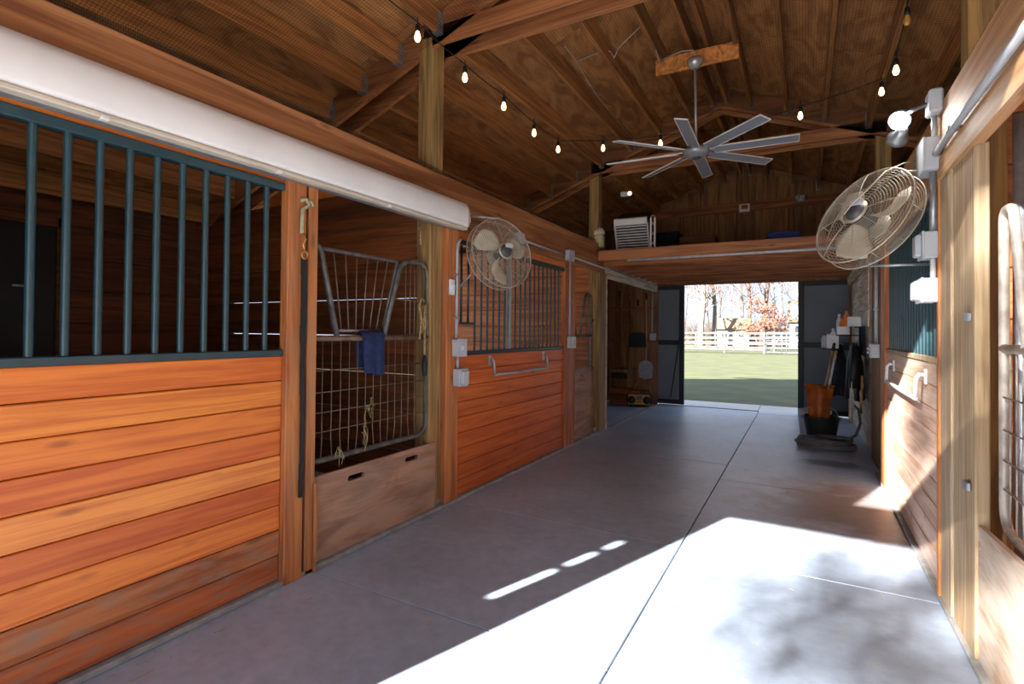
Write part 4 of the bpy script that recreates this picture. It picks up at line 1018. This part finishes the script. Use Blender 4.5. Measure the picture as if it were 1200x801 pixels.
t = thing('jobsite_radio', 'yellow and black jobsite radio on the tool bay floor', 'radio', (-2.66, 9.62, 0), (0, 0, R(14)))
MB().cham(-.19, .19, -.09, .09, .012, .23, .02).build('body', 'black', t)
fr2 = MB().cham(-.215, .215, -.11, -.085, .04, .225, .012).build('face_frame', 'yellow', t)
for s_ in (-1, 1):
    MB().lathe([(.062, 0), (.07, .01), (.07, .018), (.0001, .02)], 20, Matrix.Translation((s_ * .135, -.105, .125)) @ Matrix.Rotation(PI / 2, 4, 'X')).build('speaker', 'black', fr2)
    MB().tube([(s_ * .205, -.10, .03), (s_ * .215, -.10, .13), (s_ * .20, -.10, .235)], .016, 8).build('guard_bar', 'black', t)
MB().cham(-.055, .055, -.118, -.108, .13, .20, .004).build('display', 'motor', fr2)
for k in range(3): MB().lathe([(.012, 0), (.012, .012), (.0001, .013)], 10, Matrix.Translation((-.035 + k * .035, -.108, .095)) @ Matrix.Rotation(PI / 2, 4, 'X')).build('button', 'black', fr2)
MB().tube([(-.19, 0, .22), (-.17, 0, .29), (.17, 0, .29), (.19, 0, .22)], .013, 8).build('handle', 'black', t)
MB().tube([(-.12, .02, .23), (-.02, .02, .46)], .004, 6).build('antenna', 'yellow', t)
t = thing('floor_crate', 'dark low crate behind the yellow radio', 'crate', (-2.98, 9.78, 0))
for k in range(3):
    MB().cham(-.25, .25, -.16, -.14, .01 + k * .10, .10 + k * .10, .004).build('slat', 'dark_board_x', t); MB().cham(-.25, .25, .14, .16, .01 + k * .10, .10 + k * .10, .004).build('slat', 'dark_board_x', t)
for s_ in (-1, 1): MB().cham(s_ * .24 - .012, s_ * .24 + .012, -.14, .14, .01, .30, .004).build('end_board', 'dark_board_x', t)
cab = [(-2.02, 10.085, 2.0), (-2.03, 10.075, 1.3), (-2.06, 10.08, 1.1), (-2.16, 10.085, .4), (-2.2, 10.085, .15)]
m = MB().tube([Vector(p) - Vector(cab[0]) for p in cab], .009, 6).build('extension_cord', 'black', None, cab[0]); tag(m, 'black cord hanging across the left-hand door leaf', 'cord')

# ------------------------------------------------------------------ clutter at the right by the far door
t = thing('rubber_tub', 'black rubber tub on the floor behind the hose', 'bucket', (.19, 7.76, 0))
MB().lathe([(.0001, .0), (.15, .0), (.155, .02), (.20, .30), (.205, .315), (.20, .32), (.19, .30), (.148, .03), (.0001, .03)], 28).build('tub', 'black', t)
MB().tube([(-.20, 0, .30), (-.16, -.03, .42), (0, -.05, .46), (.14, -.03, .42), (.20, 0, .30)], .005, 6).build('bail', 'ropewhite', t)
for s_ in (-1, 1): MB().lathe([(.0001, -.02), (.02, -.02), (.02, .02), (.0001, .02)], 10, Matrix.Translation((s_ * .205, 0, .30)) @ Matrix.Rotation(PI / 2, 4, 'Y')).build('ear', 'galv', t)
t = thing('white_bucket', 'pale bucket half hidden behind the black tub', 'bucket', (.12, 8.20, 0))
MB().lathe([(.0001, 0), (.17, 0), (.20, .31), (.205, .33), (.19, .33), (.16, .02), (.0001, .02)], 24).build('pail', 'boxwhite', t)
MB().tube([(-.2, 0, .30), (-.12, -.08, .18), (.12, -.08, .18), (.2, 0, .30)], .004, 6).build('bail', 'galv', t)
t = thing('orange_bin', 'flared orange leather bin standing in the black tub', 'bin', (.165, 7.75, .04))
m = MB(); n = 24; lv = [(.085, .0), (.09, .2), (.115, .45), (.145, .66)]
vs_ = []
for (r_, z) in lv:
    for k in range(n):
        a = 2 * PI * k / n; f_ = 1 + .16 * math.cos(4 * a) + .05 * math.cos(2 * a + z * 3); vs_.append((r_ * f_ * math.cos(a), r_ * f_ * math.sin(a) * .8, z + (.03 * math.sin(2 * a) if z > .6 else 0)))
fs = [(i * n + k, i * n + (k + 1) % n, (i + 1) * n + (k + 1) % n, (i + 1) * n + k) for i in range(3) for k in range(n)] + [tuple(reversed(range(n)))]
m.add(vs_, fs, True); o = m.build('shell', 'orange', t); so = o.modifiers.new('thickness', 'SOLIDIFY'); so.thickness = .008
MB().tube([(.145 * 1.16 * math.cos(a) * (1 if abs(math.cos(2 * a)) > .5 else .92), .8 * .145 * math.sin(a), .665) for a in [2 * PI * k / 20 for k in range(20)]], .006, 6, closed=True).build('rim', 'orange', t)
for i, (p0, p1, mt) in enumerate((((.165, 7.74, .30), (.33, 7.86, 1.22), 'handle_z'), ((.205, 7.76, .30), (.35, 7.84, 1.12), 'boxwhite'))):
    d = Vector(p1) - Vector(p0); t = thing('leaning_stick', ['brown wooden handle leaning out of the orange bin', 'pale handle leaning out of the orange bin'][i], 'handle', p0)
    MB().tube([(0, 0, 0), d * .5, d], .013, 8).build('shaft', mt, t)
    MB().lathe([(.014, -.05), (.019, -.04), (.019, .05), (.0001, .06)], 10).build('grip', 'rope' if i else 'black', t, d * .97, d.to_track_quat('Z', 'Y'))
# hose
hp = []
for k in range(150):
    a = 2 * PI * k / 28; r_ = .30 - .012 * (k // 28) + .018 * math.sin(k * .37)
    hp.append((.21 + r_ * 1.02 * math.cos(a) + .02 * math.sin(k * .05), 7.30 + r_ * .60 * math.sin(a), .022 + .020 * (k // 28) + .010 * math.sin(k * .21) ** 2))
hp += [(.45, 7.25, .14), (.53, 7.35, .18), (.585, 7.5, .30), (.575, 7.60, .45), (.50, 7.68, .52), (.46, 7.74, .62)]
t = thing('garden_hose', 'grey garden hose coiled on the floor by the black tub', 'hose', (.21, 7.36, 0))
MB().tube([Vector(p) - Vector((.21, 7.36, 0)) for p in hp], .0165, 8).build('tube', 'hose', t)
MB().lathe([(.02, 0), (.022, .03), (.018, .06), (.012, .07)], 12).build('coupling', 'brass', t, (.25, .38, .62))
# hooks, jackets, ropes
def jacket(label, loc, w, h, mat, seed):
    t = thing('hanging_jacket', label, 'jacket', loc)
    m = MB(); nz, na = 14, 20; vs_ = []; fs = []
    for i in range(nz + 1):
        v = i / nz; z = -h * v
        ww = w * (.30 + .70 * min(1, v * 3.2)) * (1 - .12 * v); dd = .07 * (.5 + .5 * min(1, v * 3)) + .03 * v
        for k in range(na):
            a = 2 * PI * k / na; f_ = 1 + .14 * math.sin(5 * a + seed + v * 2) * min(1, v * 2.5)
            vs_.append((math.cos(a) * dd * f_, math.sin(a) * ww * .5 * f_, z + .015 * math.sin(3 * a + seed) * v))
    for i in range(nz):
        for k in range(na): fs.append((i * na + k, i * na + (k + 1) % na, (i + 1) * na + (k + 1) % na, (i + 1) * na + k))
    fs.append(tuple(range(na)))
    m.add(vs_, fs, True); m.build('body', mat, t)
    for s_ in (-1, 1): MB().tube([(0, s_ * w * .32, -.10), (-.02, s_ * w * .52, -.28), (-.03, s_ * w * .50, -h * .78)], [.045, .05, .04], 10).build('sleeve', mat, t)
    MB().tube([(.05, 0, .01), (.0, 0, .02), (-.01, 0, -.02)], .008, 6).build('hook', 'galv', t)
jacket('dark navy jacket hanging by the orange bin', (.40, 8.15, 1.22), .46, .66, 'darkcloth', .3)
jacket('black jacket hanging next to the feed room post', (.53, 7.60, 1.26), .52, .68, 'black', 1.7)
t = thing('coiled_rope', 'cream rope coils hanging below the dark jackets', 'rope', (.52, 7.40, .86))
for k in range(3):
    m = MB(); w, h = .045 + .012 * k, .20 + .035 * k
    m.tube([(-.02 - .012 * k, w * math.sin(a), -h + h * math.cos(a)) for a in [2 * PI * q / 20 for q in range(20)]], .013, 7, closed=True).build('coil', 'ropewhite', t)
MB().tube([(-.03, -.05, -.02), (-.04, -.15, -.10), (-.045, -.17, -.20)], .008, 6).build('tail', 'ropewhite', t)
t = thing('halter', 'tan halter with brass rings hanging on the feed room post', 'halter', (.60, 7.22, .88))
MB().tube([(-.02, .05 * math.sin(a), -.08 + .08 * math.cos(a)) for a in [2 * PI * q / 16 for q in range(16)]], .012, 6, closed=True).build('crown_strap', 'rope', t)
MB().tube([(-.025, -.04, -.14), (-.03, -.055, -.28), (-.03, .0, -.42), (-.03, .04, -.28), (-.025, .03, -.15)], .012, 6).build('nose_strap', 'brass', t)
MB().tube([(-.04, .028 * math.cos(a), -.20 + .028 * math.sin(a)) for a in [2 * PI * q / 12 for q in range(12)]], .006, 6, closed=True).build('ring', 'steel', t)
for i, (x, y, z, w, h) in enumerate(((.525, 7.55, 1.455, .12, .11), (.425, 7.75, 1.355, .12, .10), (.32, 8.0, 1.175, .125, .17))):
    t = thing('wall_bin', ['upper white wall bin by the feed room post', 'middle white wall bin holding amber bottle', 'lower white bin at the left of the wall bins'][i], 'bin', (x, y, z))
    MB().cham(-w / 2, w / 2, -.06, -.052, 0, h, .003).build('front', 'boxwhite', t); MB().cham(-w / 2, w / 2, .052, .06, 0, h * 1.1, .003).build('back', 'boxwhite', t)
    for s_ in (-1, 1): MB().cham(s_ * w / 2 - .005, s_ * w / 2 + .005, -.052, .052, 0, h, .002).build('side', 'boxwhite', t)
    MB().cham(-w / 2, w / 2, -.052, .052, 0, .008, .002).build('bottom', 'boxwhite', t)
sb = thing('bin_bracket', 'dark stepped bracket board carrying the white wall bins', 'bracket', (.55, 7.75, 1.1))
MB().cham(-.02, .09, -.28, -.11, .34, .352, .003).build('shelf', 'darkcloth', sb); MB().cham(-.20, .09, -.08, .08, .24, .252, .003).build('shelf', 'darkcloth', sb); MB().cham(-.36, .09, .17, .42, .06, .072, .003).build('shelf', 'darkcloth', sb)
for y in (-.2, 0, .3): MB().cham(.06, .09, y - .02, y + .02, .0, .36, .004).build('bracket_arm', 'darkcloth', sb)
def bottle(label, loc, r_, h, mat, capm):
    t = thing('bottle', label, 'bottle', loc)
    MB().lathe([(.0001, 0), (r_, 0), (r_, h * .68), (r_ * .45, h * .82), (r_ * .42, h * .9), (.0001, h * .9)], 16).build('body', mat, t)
    MB().lathe([(r_ * .5, h * .88), (r_ * .5, h), (.0001, h)], 12).build('cap', capm, t)
bottle('amber bottle standing in the middle wall bin', (.415, 7.74, 1.365), .035, .21, 'amber', 'red')
bottle('orange spray bottle behind the upper wall bin', (.455, 7.66, 1.462), .03, .19, 'amber', 'amber')
bottle('pale blue bottle behind the amber one', (.385, 7.83, 1.355), .032, .26, 'boxgrey', 'white')
bottle('white bottle standing in the lower wall bin', (.33, 8.0, 1.185), .04, .25, 'boxwhite', 'boxgrey')
bottle('small dark bottle at the left of the lower wall bin', (.232, 8.1, 1.175), .035, .19, 'boxgrey', 'red')
p_ = piece('wall_panel', .640, .658, 7.3, 9.4, 1.45, 2.13, 'whitewash'); tag(p_, 'pale panel on the feed room wall behind the wall bins', 'panel')

# ------------------------------------------------------------------ outdoors beyond the far door
def fence_run(label, x0, x1, y, posts):
    t = thing('rail_fence', label, 'fence', (x0, y, 0))
    for px in posts: MB().cham(px - x0 - .07, px - x0 + .07, -.07, .07, 0, 1.48, .01).build('fence_post', 'fencewood', t)
    for a, b2 in zip(posts, posts[1:]):
        for z in (.28, .66, 1.02, 1.36): MB().cham(a - x0, b2 - x0, -.095, -.07, z - .07, z + .07, .005).build('fence_rail', 'fencewood', t)
    return t
fence_run('bleached four-rail fence across the lawn', -12.8, -2.30, 38, [-12.8, -10.1, -7.40, -4.72, -2.30])
fence_run('bleached fence stretch right of the white gate', 1.5, 12, 38, [1.5, 4.2, 6.9, 9.6, 12.0])
fence_run('second bleached fence farther back across the field', -16, 12, 44, [-16 + 2.8 * k for k in range(11)])
t = thing('field_gate', 'white pipe field gate with diagonal brace in the fence', 'gate', (-2.15, 37.95, 0))
MB().tube([(0, 0, .15), (0, 0, 1.42), (3.5, 0, 1.42), (3.5, 0, .15), (0, 0, .15)], .04, 8).build('frame', 'gatewhite', t)
for z in (.4, .65, .9, 1.15): MB().tube([(0, 0, z), (3.5, 0, z)], .03, 6).build('bar', 'gatewhite', t)
MB().tube([(.2, -.04, .15), (.95, -.04, 1.42)], .035, 6).build('brace', 'gatewhite', t)
for x in (.9, 1.15): MB().tube([(x, -.04, .15), (x, -.04, 1.42)], .035, 6).build('upright', 'gatewhite', t)
t = thing('garden_shed', 'low white shed with tan shingle roof beyond the fence', 'shed', (-6.2, 56, 0))
MB().box(-1.65, 1.55, -.9, .9, 0, 1.85).build('wall', 'siding_white', t)
m = MB(); m.prism([(-1.3, 1.75), (0, 2.72), (1.3, 1.75), (1.3, 1.85), (0, 2.85), (-1.3, 1.85)], -1.75, 1.65, Matrix(((0, 0, 1, 0), (1, 0, 0, 0), (0, 1, 0, 0), (0, 0, 0, 1)))); m.build('roof', 'shingle', t)
for x in (-.9, .6): MB().box(x, x + .5, -.93, -.9, .9, 1.5).build('window', 'glassdark', t)
t = thing('far_house', 'white house corner at the right beyond the fence', 'house', (1.2, 62, 0))
MB().box(-2.5, 4, -3, 3, 0, 2.6).build('wall', 'siding_white', t)
m = MB(); m.prism([(-3.4, 2.5), (0, 4.6), (3.4, 2.5), (3.4, 2.65), (0, 4.8), (-3.4, 2.65)], -2.7, 4.2, Matrix(((0, 0, 1, 0), (1, 0, 0, 0), (0, 1, 0, 0), (0, 0, 0, 1)))); m.build('roof', 'shingle', t)
MB().box(-2.4, -1.4, -3.2, -2.2, 2.6, 4.3).build('chimney', 'siding_white', t)
for x in (-2.0, 0, 2): MB().box(x, x + .6, -3.04, -3.0, 1.0, 2.1).build('window', 'glassdark', t)

def tree(label, x, y, h, r0, bark, leaves=0, seed=1, leafz=(.2, 1.0), depth=4, spread=1.0, name='bare_tree', leafr=.10, cat='tree'):
    rnd = random.Random(seed); t = thing(name, label, cat, (x, y, -.05), group=None)
    tr = MB(); br = MB(); tips = []
    pts = [Vector((0, 0, 0))]; n = 6
    for i in range(n): pts.append(pts[-1] + Vector((rnd.uniform(-.05, .05) * h / n * 2, rnd.uniform(-.05, .05) * h / n * 2, h * .8 / n)))
    rs = [r0 * (1 - .8 * i / n) for i in range(n + 1)]; rs[0] *= 1.25
    tr.tube(pts, rs, 8)
    def grow(p, d, L, r, k):
        q = p.copy(); ps = [p.copy()]; rr = [r]
        for i in range(3):
            d = (d + Vector((rnd.uniform(-.25, .25), rnd.uniform(-.25, .25), rnd.uniform(-.05, .22)))).normalized(); q = q + d * L / 3; ps.append(q.copy()); rr.append(r * (1 - .25 * (i + 1)))
        br.tube(ps, [max(v, .004) for v in rr], 4, cap=False); tips.extend(ps[1:])
        if k > 0:
            for c_ in range(3 if k > 1 else 4):
                s_ = ps[rnd.randint(1, 3)]; a = rnd.uniform(0, 2 * PI)
                nd = (d * .8 + Vector((math.cos(a), math.sin(a), rnd.uniform(-.2, .6))) * .8 * spread).normalized()
                grow(s_, nd, L * rnd.uniform(.5, .72), r * .5, k - 1)
    for i in range(9):
        u = rnd.uniform(.25, 1.0); j = min(int(u * n), n - 1); p = pts[j].lerp(pts[j + 1], u * n - j if u < 1 else 1)
        a = rnd.uniform(0, 2 * PI); d = Vector((math.cos(a) * spread, math.sin(a) * spread, rnd.uniform(.3, 1.1))).normalized()
        grow(p, d, h * rnd.uniform(.16, .28), r0 * .32 * (1.1 - .6 * u), depth - 2)
    tr.build('trunk', bark, t); br.build('branches', bark, t)
    if leaves:
        m = MB(); cand = [p for p in tips if leafz[0] * h <= p.z <= leafz[1] * h] or tips
        for i in range(leaves):
            p = cand[rnd.randrange(len(cand))] + Vector((rnd.gauss(0, .22), rnd.gauss(0, .22), rnd.gauss(0, .16)))
            A = Vector((rnd.gauss(0, 1), rnd.gauss(0, 1), rnd.gauss(0, 1))).normalized() * leafr; B = A.orthogonal().normalized() * leafr * .6
            m.add([p - A, p + B, p + A, p - B], [(0, 1, 2, 3)])
        o = m.build('foliage', 'leaf', t); o['kind'] = 'stuff'
    return t
TR = [(-8.2, 50, 15, .30, 'bark', 500, 'thick pale trunk at the left beyond the fence', (.35, .7)), (-7.35, 52, 15, .24, 'bark', 0, 'second pale trunk left of the shed', (.3, 1)),
      (-5.7, 60, 16, .22, 'bark', 0, 'pale slim tree rising behind the shed', (.3, 1)), (-4.55, 56, 15, .22, 'bark_dark', 200, 'brown tree behind the right end of the shed', (.3, .8)),
      (-3.4, 52, 14, .26, 'bark_dark', 300, 'dark trunked tree right of the shed', (.2, .6)), (-2.6, 58, 15, .2, 'bark', 300, 'pale tree between the shed and the white house', (.3, .7)),
      (-9.6, 58, 14, .16, 'bark_dark', 300, 'thin brown tree at the far left edge of the wood', (.3, .8)), (-.2, 70, 14, .2, 'bark_dark', 400, 'bare tree rising behind the white house', (.4, .9))]
for i, (x, y, h, r0, bk, lv_, lb, lz) in enumerate(TR): tree(lb, x, y, h, r0, bk, lv_, 11 + i, lz, 5, name='woodland_tree')
tree('low russet leaved tree in front of the dark trunk', -3.3, 46, 4.2, .09, 'bark_dark', 900, 40, (.3, 1.0), 5, 1.5, 'russet_tree')
tree('small russet sapling by the fence gate', -2.2, 47, 3.6, .06, 'bark_dark', 500, 41, (.45, 1.0), 5, 1.5, 'russet_tree')
for i in range(26):
    x = -24 + i * 1.3 + random.uniform(-.5, .5); y = 72 + random.uniform(-4, 12)
    o = tree('slim bare tree in the distant wood', x, y, random.uniform(11, 17), random.uniform(.10, .18), 'bark_dark' if i % 2 else 'bark', 120 if i % 3 == 0 else 0, 60 + i, (.2, .8), 4, 1.0, 'distant_tree'); o['group'] = 'bare trees of the distant wood'
# brush along the wood edge
for i in range(14):
    rnd = random.Random(300 + i); m = MB(); x = -20 + i * 2.1; 
    for k in range(260):
        a = rnd.uniform(0, 2 * PI); q = Vector((rnd.gauss(0, .8), rnd.gauss(0, .5), 0)); d = Vector((math.cos(a) * .5, math.sin(a) * .5, 1)) * rnd.uniform(.8, 3.6)
        m.tube([q, q + d * .5, q + d + Vector((rnd.uniform(-.3, .3), 0, -.1))], [.03, .02, .008], 3, cap=False)
    o = m.build('brush_clump', 'brush', None, (x, 66 + rnd.uniform(-3, 3), -.05)); o['group'] = 'dry brush along the wood edge'; tag(o, 'dry brown brush clump at the foot of the distant wood', 'brush')

# ------------------------------------------------------------------ tree in the yard behind the viewer: dapples the sunlight
TX, TY = -3.2, -16.0
t = thing('yard_tree', 'spreading tree in the gravel yard behind the viewer', 'tree', (TX, TY, -.05))
rnd = random.Random(5); MB().tube([(0, 0, 0), (.1, 0, 2), (-.1, .1, 4), (-.3, .1, 7), (-.4, .2, 11)], [.34, .28, .24, .16, .06], 10).build('trunk', 'bark_dark', t)
br = MB(); lf = MB(); o0 = Vector((TX, TY, -.05))
# leaf clumps of the crown, given by the spot their shade reaches (x, y, z, radius, leaves)
spots = [(.15, 3.7, 0, .12, 60), (.15, 3.25, 0, .13, 80), (.30, 2.85, 0, .15, 120), (.02, 2.65, 0, .17, 100), (-.2, 2.4, 0, .17, 70), (.45, 2.2, 0, .2, 150), (-.36, 3.1, 0, .12, 40), (.48, 3.4, 0, .13, 80), (.45, 2.7, 0, .12, 60), (-.5, 2.7, 0, .14, 30),
         (.63, 2.3, .9, .22, 260), (.63, 2.7, .5, .2, 230), (.63, 2.6, 1.2, .22, 240), (.63, 3.0, 1.55, .20, 160), (.63, 3.2, 1.0, .2, 200), (.63, 3.3, .4, .2, 200), (.63, 3.6, 1.2, .16, 110), (.63, 3.9, .85, .18, 110), (.63, 4.3, .75, .15, 80), (.63, 2.3, 1.7, .2, 150), (.63, 2.9, 2.0, .25, 220), (.63, 3.4, 1.8, .2, 190)]
for (sx, sy, sz, rad, nl_) in spots:
    d = 19.0 + rnd.uniform(-1.2, 1.2); c_ = Vector((sx, sy, sz)) - sun_dir * d / math.cos(SUN_EL) - o0
    mid = Vector((-.3, .1, c_.z * .8)); br.tube([mid, mid.lerp(c_, .5) + Vector((0, 0, .15)), c_], [.03, .018, .006], 5)
    for i in range(nl_):
        p = c_ + Vector((rnd.gauss(0, rad), rnd.gauss(0, rad), rnd.gauss(0, rad * .8)))
        A = Vector((rnd.gauss(0, 1), rnd.gauss(0, 1), rnd.gauss(0, 1))).normalized() * .045; B = A.orthogonal().normalized() * .03
        lf.add([p - A, p + B, p + A, p - B], [(0, 1, 2, 3)])
br.build('branches', 'bark_dark', t); o = lf.build('foliage', 'leaf', t); o['kind'] = 'stuff'
